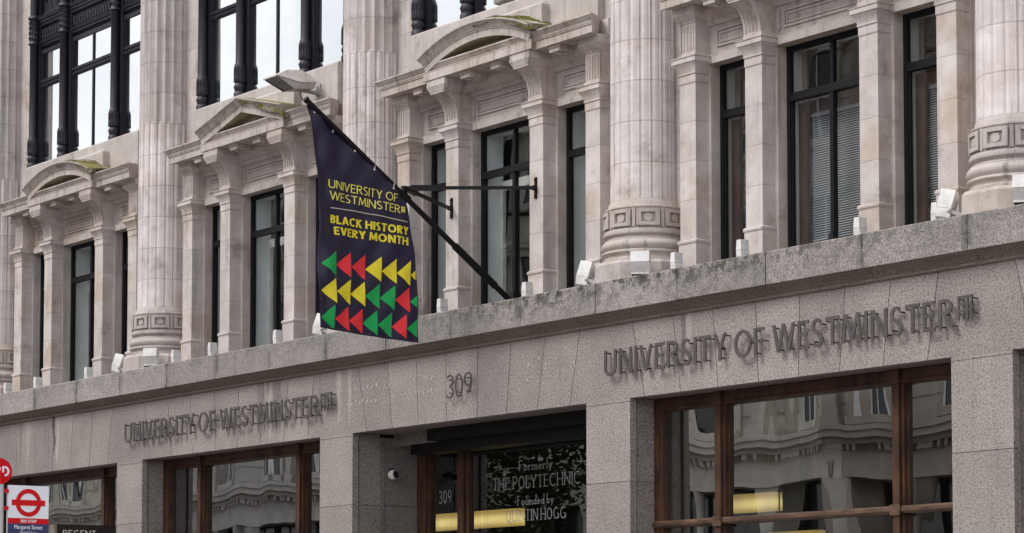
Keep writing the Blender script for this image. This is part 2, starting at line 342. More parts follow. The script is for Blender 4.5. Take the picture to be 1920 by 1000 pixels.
def glyph(ch, w, serif=False):
    h = w/2; t = w*.55 if serif else w*.92      # t: weight of level strokes
    S = []; W = .5; feet = []
    def st(x, y0=0, y1=1): S.append(seg((x, y0), (x, y1), w)); feet.extend([(x, y0, 1), (x, y1, -1)])
    def hb(x0, x1, y): S.append(seg((x0, y), (x1, y), t))
    if ch == 'A': W = .74; S += [diag((h, 0), (W/2, 1), w), diag((W-h, 0), (W/2, 1), w)]; hb(.17, W-.17, .3); feet = [(h, 0, 1), (W-h, 0, 1)]
    elif ch == 'B':
        W = .56; st(h); S.append(rib([(h, 1-t/2), (.26, 1-t/2)]+arc(.26, .76, .2, .24-t/2, 90, -90)+[(h, .52)], t)); S.append(rib([(h, .52), (.28, .52)]+arc(.28, .26+t/4, .28-h, .26-t/4, 90, -90)+[(h, t/2)], t))
    elif ch == 'C': W = .72; S.append(rib(arc(W/2+.06, .5, W/2+.06-h, .5-t/2, 48, 312, 22), w))
    elif ch == 'D': W = .72; st(h); S.append(rib([(h, 1-t/2), (.28, 1-t/2)]+arc(.28, .5, .44-h, .5-t/2, 90, -90, 18)+[(h, t/2)], w))
    elif ch in 'EF':
        W = .50 if ch == 'E' else .48; st(h); hb(h, W, 1-t/2); hb(h, W-.06, .52)
        if ch == 'E': hb(h, W, t/2)
    elif ch == 'G': W = .78; S.append(rib(arc(W/2+.02, .5, W/2-h, .5-t/2, 48, 330, 22), w)); S.append(seg((W-h, .04), (W-h, .46), w)); hb(.48, W-h, .46)
    elif ch == 'H': W = .68; st(h); st(W-h); hb(h, W-h, .52)
    elif ch == 'I': W = w; st(h)
    elif ch == 'K': W = .62; st(h); S += [diag((h, .42), (W-h*1.2, 1), w), diag((W-h, 0), (.24, .62), w)]
    elif ch == 'L': W = .46; st(h); hb(h, W, t/2)
    elif ch == 'M': W = .84; S += [diag((h, 0), (.15, 1), w), diag((.15, 1), (W/2, .12), w), diag((W/2, .12), (W-.15, 1), w), diag((W-h, 0), (W-.15, 1), w)]; feet = [(h, 0, 1), (W-h, 0, 1)]
    elif ch == 'N': W = .70; st(h); st(W-h); S.append(diag((h*1.2, 1), (W-h*1.2, 0), w)); feet = [(h, 0, 1), (W-h, 1, -1), (h, 1, -1)]
    elif ch in 'OQ':
        W = .82 if not serif else .72; S.append(rib(arc(W/2, .5, W/2-h, .5-t/2, 0, 360, 32), w))
        if ch == 'Q': S.append(diag((.42, .08), (.80, -.22), w))
    elif ch in 'PR':
        W = .54 if ch == 'P' else .60; st(h); S.append(rib([(h, 1-t/2), (.28, 1-t/2)]+arc(.28, .74, .22, .26-t/2, 90, -90)+[(h, .48)], t if not serif else w*.8))
        if ch == 'R': S.append(diag((W-h, 0), (.24, .50), w))
    elif ch == 'S':
        W = .50; c = W/2
        S.append(rib(arc(c, .745, c-h, .255-t/2, 42, 90, 4)+arc(c, .745, c-h, .255-t/2, 90, 245, 12)[1:]+arc(c, .255, c-h, .255-t/2, 65, -90, 12)+arc(c, .255, c-h, .255-t/2, -90, -140, 4)[1:], w))
    elif ch == 'T': W = .58; st(W/2); hb(0, W, 1-t/2)
    elif ch == 'U': W = .66; S.append(rib([(h, 1), (h, .7), (h, W/2)]+arc(W/2, W/2, W/2-h, W/2-t/2, 180, 360, 16)+[(W-h, .7), (W-h, 1)], w)); feet = [(h, 1, -1), (W-h, 1, -1)]
    elif ch == 'V': W = .68; S += [diag((h, 1), (W/2, 0), w), diag((W-h, 1), (W/2, 0), w)]; feet = [(h, 1, -1), (W-h, 1, -1)]
    elif ch == 'W': W = 1.04; S += [diag((h, 1), (W*.27, 0), w), diag((W*.5, 1), (W*.27, 0), w), diag((W*.5, 1), (W*.73, 0), w), diag((W-h, 1), (W*.73, 0), w)]
    elif ch == 'Y': W = .64; st(W/2, 0, .48); S += [diag((h, 1), (W/2, .42), w), diag((W-h, 1), (W/2, .42), w)]; feet = [(W/2, 0, 1), (h, 1, -1), (W-h, 1, -1)]
    elif ch in '09':
        W = .52
        if ch == '0': S.append(rib(arc(W/2, .5, W/2-h, .5-t/2, 0, 360, 28), w))
        else: S += [rib(arc(W/2, .70, W/2-h, .30-t/2, 0, 360, 24), w), rib(arc(W/2-.2, .70, W/2+.2-h, .70-t/2, 0, -62, 12), w)]
    elif ch == '3': W = .48; S += [rib(arc(W/2-.02, .74, W/2-h, .26-t/2, 145, -90, 14), w), rib(arc(W/2-.02, .25, W/2-h+.02, .25+.01-t/2, 90, -145, 14), w)]
    elif ch == 'o': W = .46; S.append(rib(arc(W/2, .23, W/2-h, .23-t/2, 0, 360, 22), w))
    elif ch in 'db':
        W = .46; S.append(rib(arc(W/2, .23, W/2-h, .23-t/2, 0, 360, 22), w)); st(W-h if ch == 'd' else h, 0, 1); feet = [(W-h, 1, -1), (W-h, 0, 1)] if ch == 'd' else [(h, 1, -1)]
    elif ch in 'nmr':
        W = dict(n=.46, m=.74, r=.34)[ch]; st(h, 0, .46)
        if ch == 'r': S.append(rib(arc(.26, .26, .22, .20-t/2, 180, 60, 8), w))
        elif ch == 'n': S.append(rib(arc(W/2, .26, W/2-h, .20-t/2, 180, 0, 10), w)); st(W-h, 0, .28); feet = [(h, 0, 1), (W-h, 0, 1), (h, .46, -1)]
        else:
            for k in (0, 1): x0 = h+k*(W/2-h); S.append(rib(arc(x0+(W/2-h)/2, .26, (W/2-h)/2, .20-t/2, 180, 0, 8), w)); st(x0+W/2-h, 0, .28)
            feet = [(h, 0, 1), (W/2, 0, 1), (W-h, 0, 1), (h, .46, -1)]
    elif ch == 'u': W = .46; S.append(rib([(h, .46), (h, .2)]+arc(W/2, .2, W/2-h, .2-t/2, 180, 360, 10), w)); st(W-h, 0, .46); feet = [(W-h, 0, 1), (h, .46, -1), (W-h, .46, -1)]
    elif ch == 'e': W = .44; S.append(rib(arc(W/2, .23, W/2-h, .23-t/2, 0, 315, 20), w)); hb(h, W-h, .24)
    elif ch == 'l': W = w; st(h)
    elif ch == 'y': W = .44; S += [diag((h, .46), (W/2, 0), w), diag((W-h, .46), (.08, -.28), w)]; feet = [(h, .46, -1), (W-h, .46, -1)]
    elif ch == ' ': W = .24
    if serif:
        for x, y, d in feet: S.append(seg((x-w*1.5, y+d*.02), (x+w*1.5, y+d*.02), .05))
    return S, W
def dense(strip, step):
    a, b = strip; A, B = [a[0]], [b[0]]
    for i in range(1, len(a)):
        n = max(1, int(math.hypot(a[i][0]-a[i-1][0], a[i][1]-a[i-1][1])/step))
        for k in range(1, n+1):
            f = k/n; A.append(tuple(a[i-1][j]+(a[i][j]-a[i-1][j])*f for j in (0, 1))); B.append(tuple(b[i-1][j]+(b[i][j]-b[i-1][j])*f for j in (0, 1)))
    return A, B
def layout(text, w, gap, serif=False):      # -> list of (char, strips placed), total width
    x = 0; out = []
    for ch in text:
        S, W = glyph(ch, w, serif)
        if S: out.append((ch, [([(p[0]+x, p[1]) for p in a], [(p[0]+x, p[1]) for p in b]) for a, b in S]))
        x += W+(gap if ch != ' ' else 0)
    return out, x-gap
def strip_solid(mb, strip, f0, f1):         # f0/f1 map (u,v) to the front / back point
    a, b = strip; n = len(a)
    vs = [f0(p) for p in a]+[f0(p) for p in b]+[f1(p) for p in a]+[f1(p) for p in b]
    fs = []
    for i in range(n-1):
        fs += [(i, i+1, n+i+1, n+i), (2*n+i+1, 2*n+i, 3*n+i, 3*n+i+1), (i+1, i, 2*n+i, 2*n+i+1), (n+i, n+i+1, 3*n+i+1, 3*n+i)]
    fs += [(0, n, 3*n, 2*n), (n-1, 3*n-1, 4*n-1, 2*n-1)]
    mb.add(vs, fs)
def strip_flat(mb, strip, f):
    a, b = strip; n = len(a); mb.add([f(p) for p in a]+[f(p) for p in b], [(i, i+1, n+i+1, n+i) for i in range(n-1)])

# ------------------------------------------------------------------ ground, road
struct('road', MB().box(-160, 80, -16.2, -8.3, -.3, 0).mesh('road', 'asphalt'))
struct('pavement', MB().box(-160, 80, -8.3, 30, -.3, .13).mesh('pavement', 'paving'))
struct('far_pavement', MB().box(-160, 80, -26, -16.2, -.3, .13).mesh('far_pavement', 'paving'))
mk = MB()
for i in range(40): mk.box(-150+i*5, -147.5+i*5, -12.3, -12.15, .002, .006)
struct('road_marking', mk.mesh('road_marking', 'paint'))
struct('ground', MB().box(-900, 900, -900, 900, -.6, -.31).mesh('ground', 'asphalt'))

# ------------------------------------------------------------------ the building
PITCHX = 5.375; XC = -27.14                 # column spacing; the column left of the flag
def colx(k): return XC+(k-2)*PITCHX         # k = 0..5 (2 is the one behind the flag)
def bayx(k): return colx(k)-PITCHX/2        # bay k lies left of column k; bay 3 holds the flag
BX = bayx(3)
B = thing('university_building', 'pale stone columned university building over a granite ground floor with dark iron bay windows', 'building', (BX, 0, 0))
def bp(name, me, x=BX, y=0, z=0, parent=None):     # a part placed at world x,y,z
    return obj(name, me, parent or B, (x-BX, y, z) if parent is None else (x, y, z))
X0, X1 = colx(0)-PITCHX*.62, colx(5)+.7

# --- column: fluted shaft (cabled low down), base, plinth
def shaft_mesh():
    mb = MB(); NF, K = 20, 12; n = NF*K
    def ring(z, cab, amt=1.0, dzs=0.0, fill=0):
        t = (z-6.3)/7.0; Rr = .382-.016*max(0, t)
        vs = []
        for i in range(n):
            s0 = (i % K)/K; a = 2*math.pi*(i+.5)/n
            if s0 < .12: r = Rr; sz = 0
            else:
                s = (s0-.12)/.88; sz = math.sin(math.pi*s)
                r = Rr-amt*(.020-.018*max(sz, 0)**.6 if cab else .033*max(sz, 0)**.7)
            vs.append((r*math.cos(a), r*math.sin(a), z+dzs*sz))
        return vs
    rings = [ring(6.285, 1, 0), ring(6.375, 1, 0, -.012), ring(6.385, 1, 1, -.016), ring(8.90, 1, 1, .035), ring(8.915, 0, 1, .045), ring(11.2, 0), ring(13.6, 0)]
    for r in rings: mb.add(r, [])
    for j in range(len(rings)-1):
        for i in range(n): mb.f.append((j*n+i, j*n+(i+1) % n, (j+1)*n+(i+1) % n, (j+1)*n+i)); mb.mi.append(0)
    return mb.mesh('column', 'column', ang=50)
def base_mesh():
    mb = MB()
    pr = [(.47, 5.70), (.47, 5.735), (.445, 5.75), (.45, 5.775), (.468, 5.785), (.478, 5.80), (.474, 5.815), (.462, 5.822)]
    pr += [(.455+.028*math.sin(math.pi*i/8), 5.826+.10*i/8) for i in range(9)]
    pr += [(.445, 5.932), (.445, 5.945)]+[(.445-.03*math.sin(math.pi*i/6), 5.945+.045*i/6) for i in range(1, 7)]+[(.45, 5.994), (.455, 6.02), (.442, 6.045), (.425, 6.052), (.425, 6.262), (.438, 6.268), (.436, 6.284), (.41, 6.292), (.402, 6.31), (.398, 6.34), (.386, 6.352), (.384, 6.37)]
    mb.lathe(pr, n=72, cap=False)
    NB = 9
    for k in range(NB):                     # square blocks with discs round the ring
        a = 2*math.pi*(k+.5)/NB-math.pi/2-.10
        def f(u, v, d): aa = a+u/.43; return ((.43+d)*math.cos(aa), (.43+d)*math.sin(aa), 6.157+v)
        def cb(u0, u1, v0, v1, d0, d1, n=4):
            vs = []
            for i in range(n+1):
                u = u0+(u1-u0)*i/n; vs += [f(u, v0, d0), f(u, v1, d0), f(u, v1, d1), f(u, v0, d1)]
            fs = [(0, 1, 2, 3), (4*n+3, 4*n+2, 4*n+1, 4*n)]
            for i in range(n):
                o = 4*i; fs += [(o+j, o+4+j, o+4+(j+1) % 4, o+(j+1) % 4) for j in range(4)]
            mb.add(vs, fs)
        cb(-.118, -.072, -.088, .088, -.01, .028); cb(.072, .118, -.088, .088, -.01, .028)
        cb(-.0715, .0715, .052, .088, -.01, .0275); cb(-.0715, .0715, -.088, -.052, -.01, .0275)
        cb(.134, .166, -.1, .1, -.01, .016, 2)
        nn = 18; c = f(0, 0, .012); vs = [f(.047*math.cos(2*math.pi*i/nn), .047*math.sin(2*math.pi*i/nn), -.004) for i in range(nn)]+[f(.044*math.cos(2*math.pi*i/nn), .044*math.sin(2*math.pi*i/nn), .012) for i in range(nn)]
        mb.add(vs, [tuple(range(nn, 2*nn))]+[(i, (i+1) % nn, (i+1) % nn+nn, i+nn) for i in range(nn)])
    return mb.mesh('base', 'basestone', ang=40)
def plinth_mesh():
    mb = MB(); a0 = math.pi/8
    def oc(r, z): return [(r/math.cos(a0)*math.cos(a0+i*math.pi/4), r/math.cos(a0)*math.sin(a0+i*math.pi/4), z) for i in range(8)]
    for r, z in ((.545, 5.44), (.545, 5.47), (.525, 5.48), (.52, 5.67), (.49, 5.705)): mb.add(oc(r, z), [])
    for j in range(4):
        for i in range(8): mb.f.append((j*8+i, j*8+(i+1) % 8, (j+1)*8+(i+1) % 8, (j+1)*8+i)); mb.mi.append(0)
    mb.f.append(tuple(range(32, 40))); mb.mi.append(0)
    return mb.mesh('plinth', 'basestone', ang=20)
SH, BA, PL = shaft_mesh(), base_mesh(), plinth_mesh()
for k in range(6):
    c = bp('column', SH, colx(k), .52); c.rotation_euler = (0, 0, R(3))
    b = obj('base', BA, c); b.rotation_euler = (0, 0, R(-3)); p = obj('plinth', PL, c); p.rotation_euler = (0, 0, R(-3))
# --- wall piers behind the columns
PIER = MB().box(-.675, .675, .64, 1.2, 5.40, 13.6).mesh('wall_pier', 'stone')
for k in range(6): bp('wall_pier', PIER, colx(k))

# --- window surround of one bay: piers, architrave, frieze with panels
PX = (-1.875, -.835, .835, 1.875)
def surround_mesh():
    mb = MB()
    for i, x in enumerate(PX):
        if i in (0, 3):
            x0, x1 = (-2.02, x+.173) if i == 0 else (x-.173, 2.02)
        else: x0, x1 = x-.173, x+.173
        mb.box(x0, x1, .60, 1.0, 5.40, 7.72)
    mb.prism([(.575, 7.70), (.575, 7.765), (.59, 7.77), (.59, 7.80), (.625, 7.805), (.625, 8.10), (.60, 8.105), (.575, 8.14), (.58, 8.16), (.53, 8.20), (.50, 8.24), (.50, 8.31), (1.0, 8.31), (1.0, 7.70)], -2.03, 2.03)
    for x0, x1 in ((-1.62, -1.10), (-.58, .58), (1.10, 1.62)):     # raised panel mouldings
        z0, z1, t = 7.87, 8.055, .022
        for k, (e, d) in enumerate(((0, .605), (.035, .612))):
            a, b, c, dd = x0+e, x1-e, z0+e, z1-e
            mb.box(a, b, d, .64, dd-t, dd); mb.box(a, b, d, .64, c, c+t); mb.box(a, a+t, d+.001, .64, c+t, dd-t); mb.box(b-t, b, d+.001, .64, c+t, dd-t)
    for x in (-.665, .625):                                       # carved guilloche strips
        for k in range(3):
            zc = 7.89+.075*k
            mb.add([(x+dx, .60, zc+dz) for dx, dz in ((.02, -.04), (.045, 0), (.02, .04), (-.005, 0))]+[(x+dx, .64, zc+dz) for dx, dz in ((.02, -.04), (.045, 0), (.02, .04), (-.005, 0))], [(0, 1, 2, 3), (0, 4, 5, 1), (1, 5, 6, 2), (2, 6, 7, 3), (3, 7, 4, 0)])
    return mb.mesh('window_surround', 'carved')
def pilaster_mesh():
    mb = MB()
    mb.box(-.140, .140, .417, .61, 5.40, 5.815)
    mb.frus((-.140, .140, .417, .61), 5.815, (-.150, .150, .405, .61), 5.835); mb.box(-.150, .150, .405, .61, 5.835, 5.855)
    mb.frus((-.150, .150, .405, .61), 5.855, (-.128, .128, .43, .61), 5.875)
    mb.box(-.128, .128, .43, .61, 5.875, 7.505); mb.box(-.133, .133, .424, .612, 7.505, 7.598)
    mb.box(-.142, .142, .414, .612, 7.598, 7.615); mb.frus((-.138, .138, .419, .612), 7.615, (-.146, .146, .41, .612), 7.645)
    mb.frus((-.146, .146, .41, .612), 7.645, (-.158, .158, .397, .612), 7.675); mb.frus((-.158, .158, .397, .612), 7.675, (-.182, .182, .376, .612), 7.708)
    mb.box(-.182, .182, .376, .612, 7.708, 7.716); mb.box(-.193, .193, .366, .612, 7.716, 7.768)
    mb.box(-.205, .205, .357, .612, 7.768, 7.776)
    return mb.mesh('pilaster', 'stone')
def fluted_front(mb, y_at, z0, z1, nz=1):     # four little flutes on a block front
    for k in range(4):
        x = -.078+.052*k; n = nz
        for s in (-1, 1):
            vs = []
            for i in range(n+1):
                z = z0+(z1-z0)*i/n; y = y_at(z); vs += [(x+s*.020-.004, y-.010, z), (x+s*.020+.004, y-.010, z), (x+s*.020+.004, y+.02, z), (x+s*.020-.004, y+.02, z)]
            fs = [(0, 1, 2, 3), (4*n+3, 4*n+2, 4*n+1, 4*n)]
            for i in range(n):
                o = 4*i; fs += [(o+j, o+4+j, o+4+(j+1) % 4, o+(j+1) % 4) for j in range(4)]
            mb.add(vs, fs)
def block_mesh():
    mb = MB(); mb.box(-.140, .140, .417, .64, 7.776, 7.82); mb.box(-.128, .128, .43, .64, 7.82, 8.14)
    fluted_front(mb, lambda z: .43, 7.85, 8.10)
    mb.box(-.134, .134, .422, .64, 8.14, 8.16); mb.frus((-.138, .138, .418, .64), 8.16, (-.185, .185, .365, .64), 8.215)
    mb.box(-.19, .19, .36, .64, 8.215, 8.235); mb.box(-.182, .182, .368, .64, 8.235, 8.3085)
    return mb.mesh('frieze_block', 'carved')
def console_mesh():
    mb = MB(); mb.box(-.140, .140, .417, .64, 7.776, 7.835)
    def yz(t): a = R(90*t); return (.43-.20*(1-math.cos(a)), 7.835+.30*math.sin(a))
    pts = [yz(i/10) for i in range(11)]
    mb.prism(pts+[(.64, pts[-1][1]), (.64, 7.835)], -.128, .128)
    def y_at(z): s = min(1, max(0, (z-7.835)/.30)); return .43-.20*(1-math.sqrt(max(0, 1-s*s)))
    fluted_front(mb, y_at, 7.86, 8.10, 10)
    for s in (-1, 1): mb.prism([(p[0]-.014, p[1]) for p in pts]+[(p[0]+.006, p[1]) for p in reversed(pts)], s*.116-.012, s*.116+.012)
    mb.box(-.14, .14, .213, .64, 8.135, 8.155); mb.frus((-.145, .145, .208, .64), 8.155, (-.185, .185, .19, .64), 8.215)
    mb.box(-.19, .19, .188, .64, 8.215, 8.235); mb.box(-.182, .182, .193, .64, 8.235, 8.3085)
    return mb.mesh('console', 'carved')
CPROF = [(.58, 8.300), (.25, 8.300), (.25, 8.385), (.238, 8.39), (.238, 8.402), (.232, 8.406), (.228, 8.43), (.205, 8.455), (.192, 8.475), (.185, 8.478), (.185, 8.495), (.62, 8.56), (.62, 8.300)]
def cornice_mesh():
    mb = MB(); mb.prism(CPROF, -1.80, 1.80, .55); mb.box(-1.99, 1.99, .56, .70, 8.312, 8.52)
    # forward break under the pediment
    mb.prism([(.26, 8.302), (.18, 8.302), (.18, 8.392), (.176, 8.396), (.176, 8.406), (.40, 8.42), (.40, 8.302)], -1.02, 1.02, .24)
    for x in (-1.36, -.30, .30, 1.36):                            # mutule blocks under the soffit
        y0 = .24 if abs(x) < 1 else .29
        mb.box(x-.09, x+.09, y0, .56, 8.225, 8.304); mb.box(x-.10, x+.10, y0-.01, .56, 8.27, 8.3045)
        mb.lathe([(.05, 8.212), (.05, 8.226)], x, y0+.09, 16)
    return mb.mesh('cornice', 'cornice')
PPROF = [(.18, 0), (.18, .08), (.168, .085), (.168, .098), (.158, .104), (.150, .125), (.125, .15), (.108, .17), (.10, .173), (.10, .19), (.52, .215), (.52, 0)]
def sweep(mb, path, prof):                # path: list of (x,z,nx,nz): profile (y, n) carried along it
    n = len(prof); m = len(path)
    for x, z, nx, nz in path: mb.add([(x+nx*p[1], p[0], z+nz*p[1]) for p in prof], [])
    b = len(mb.v)-n*m
    for j in range(m-1):
        for i in range(n): mb.f.append((b+j*n+i, b+(j+1)*n+i, b+(j+1)*n+(i+1) % n, b+j*n+(i+1) % n)); mb.mi.append(0)
    mb.f += [tuple(b+i for i in range(n)), tuple(b+(m-1)*n+i for i in reversed(range(n)))]; mb.mi += [0, 0]
def tri_mesh():
    mb = MB(); zf, za = 8.395, 8.668
    sweep(mb, [(-1.06, zf, -.35, 1), (-.02, za-.003, 0, 1), (0, za, 0, 1), (.02, za-.003, 0, 1), (1.06, zf, .35, 1)], PPROF)
    mb.poly([(-1.0, 8.40), (1.0, 8.40), (0, za+.03)], .47, .52)
    return mb.mesh('pediment', 'cornice')
def arch_mesh():
    mb = MB(); hc, rise = 1.02, .215; Rr = (hc*hc+rise*rise)/(2*rise); zc = 8.395+rise-Rr; a1 = math.asin(hc/Rr)
    sweep(mb, [(Rr*math.sin(a), zc+Rr*math.cos(a), math.sin(a)*1.15, math.cos(a)) for a in [a1*(-1+2*i/28) for i in range(29)]], PPROF)
    pts = [(Rr*math.sin(a), zc+.02+Rr*math.cos(a)) for a in [a1*(-1+2*i/20) for i in range(21)]]
    mb.poly(list(reversed(pts)), .47, .52)
    return mb.mesh('pediment', 'cornice')
def attic_mesh():
    mb = MB(); mb.box(-1.87, 1.87, .505, .98, 8.50, 9.03); mb.frus((-1.87, 1.87, .505, .98), 9.03, (-1.85, 1.85, .545, .98), 9.06)
    mb.box(-2.03, -1.871, .60, .98, 8.315, 9.05); mb.box(1.871, 2.03, .60, .98, 8.315, 9.05)
    mb.box(-.98, .98, .40, .504, 8.50, 8.86); mb.frus((-.98, .98, .40, .504), 8.86, (-.94, .94, .47, .504), 8.91)
    return mb.mesh('attic_parapet', 'attic')
def moss_mesh(arch):
    mb = MB(); NX, NY = 40, 14; rr = random.Random(4 if arch else 9); vs = []
    hc, rise = 1.02, .215; Rr = (hc*hc+rise*rise)/(2*rise); zc = 8.395+rise-Rr+.20
    from mathutils import noise as mn
    for i in range(NX+1):
        x = .02+1.16*i/NX
        zb = zc+math.sqrt(max(0, Rr*Rr-min(x, 1.09)**2))+.005 if arch else 8.858-.335*x+.01
        for j in range(NY+1):
            f = j/NY; y = .125+.385*f
            th = .045*max(0, mn.noise(Vector((x*3.1+arch*7, y*4, 1.7)))+.30)*min(1, i/5)*min(1, (NX-i)/3)+.012*f*min(1, i/6)
            th += .016*mn.noise(Vector((x*22, y*22, 3))) if 0 < j < NY else 0
            vs.append((x, y, zb+(.02*f)+th-.012))
    b = (NX+1)*(NY+1); vs += [(v[0], v[1], v[2]-.06) for v in vs]
    fs = [(i*(NY+1)+j, (i+1)*(NY+1)+j, (i+1)*(NY+1)+j+1, i*(NY+1)+j+1) for i in range(NX) for j in range(NY)]
    fs += [tuple(b+k for k in reversed(f)) for f in fs]
    fs += [(i*(NY+1), b+i*(NY+1), b+(i+1)*(NY+1), (i+1)*(NY+1)) for i in range(NX)]+[(NX*(NY+1)+j, b+NX*(NY+1)+j, b+NX*(NY+1)+j+1, NX*(NY+1)+j+1) for j in range(NY)]
    mb.add(vs, fs); return mb.mesh('moss', 'moss', ang=80)
SUR, PIL, BLK, CON, COR, TRI, ARC, ATT = surround_mesh(), pilaster_mesh(), block_mesh(), console_mesh(), cornice_mesh(), tri_mesh(), arch_mesh(), attic_mesh()
MOS = (moss_mesh(0), moss_mesh(1))
for k in range(0, 6):
    s = bp('window_surround', SUR, bayx(k))
    for x in PX: obj('pilaster', PIL, s, (x, 0, 0))
    for x in (PX[0], PX[3]): obj('frieze_block', BLK, s, (x, 0, 0))
    for x in (PX[1], PX[2]): obj('console', CON, s, (x, 0, 0))
    obj('cornice', COR, s); obj('pediment', ARC if k % 2 else TRI, s); obj('attic_parapet', ATT, s)
    if k in (1, 2, 3): obj('moss', MOS[k % 2], s)['kind'] = 'stuff'

# --- first floor windows: three lights per bay
def light_meshes(x0, x1, mid, z0=5.42, z1=7.705):
    f = MB(); y0, y1 = .72, .77; t = .05; tz = 7.185
    f.box(x0, x0+t, y0, y1, z0, z1); f.box(x1-t, x1, y0, y1, z0, z1); f.box(x0+t, x1-t, y0+.001, y1, z1-.06, z1)
    f.box(x0+t, x1-t, y0-.012, y1, tz-.05, tz-.005); f.box(x0+t, x1-t, y0+.002, y1, tz-.005, tz+.035); f.box(x0+t, x1-t, y0+.001, y1, z0, z0+.08)
    f.box(x0+t, x0+t+.022, y0+.012, y1, z0+.08, tz-.05); f.box(x1-t-.022, x1-t, y0+.012, y1, z0+.08, tz-.05)
    if mid: f.box(-.026, .026, y0-.004, y1, z0+.081, tz-.051); f.box(-.02, .02, y0+.003, y1, tz+.035, z1-.06); f.frus((-.03, .03, y0-.03, y0-.004), 5.56, (-.045, .045, y0-.035, y0-.004), 5.64); f.frus((-.045, .045, y0-.035, y0-.004), 5.64, (-.02, .02, y0-.02, y0-.004), 5.74)
    g = MB(); g.quad(x0+t*.6, x1-t*.6, .75, z0+.04, z1-.03)
    return f, g
LX = ((-1.702, -1.008, 0), (-.662, .662, 1), (1.008, 1.702, 0))
def lining_mesh(x0, x1, mat, y1, fm, fw_, z0=5.42, z1=7.705):
    m = MB(); a, b = x0-.03, x1+.03
    m.box(a, x0+.03, .772, y1, z0, z1); m.box(x1-.03, b, .772, y1, z0, z1); m.box(x0+.03, x1-.03, .772, y1, z1-.03, z1+.04); m.box(x0+.03, x1-.03, .772, y1, z0-.1, z0)
    m.cur = 1
    ya, yb = y1-.05, y1-.004; u, v = x0+.031, x1-.031
    m.box(u, u+fw_, ya, yb, z0, 7.13); m.box(v-fw_, v, ya, yb, z0, 7.13); m.box(u+fw_, v-fw_, ya+.001, yb, 7.02, 7.13); m.box(u+fw_, v-fw_, ya+.001, yb, z0, z0+.12)
    return m.mesh('inner_lining', mat, fm)
WM = []
for (x0, x1, mid) in LX:
    f, g = light_meshes(x0, x1, mid)
    WM.append((f.mesh('window', 'frame'), g.mesh('pane', 'glass'), lining_mesh(x0, x1, 'lining', 1.02, 'white', .06), lining_mesh(x0, x1, 'greylining', .90, 'innerwood', .12)))
for k in range(0, 6):
    for i, (fm, gm, l1, l2) in enumerate(WM):
        o = bp('window', fm, bayx(k)); obj('pane', gm, o); obj('inner_lining', l2 if k >= 4 else l1, o)

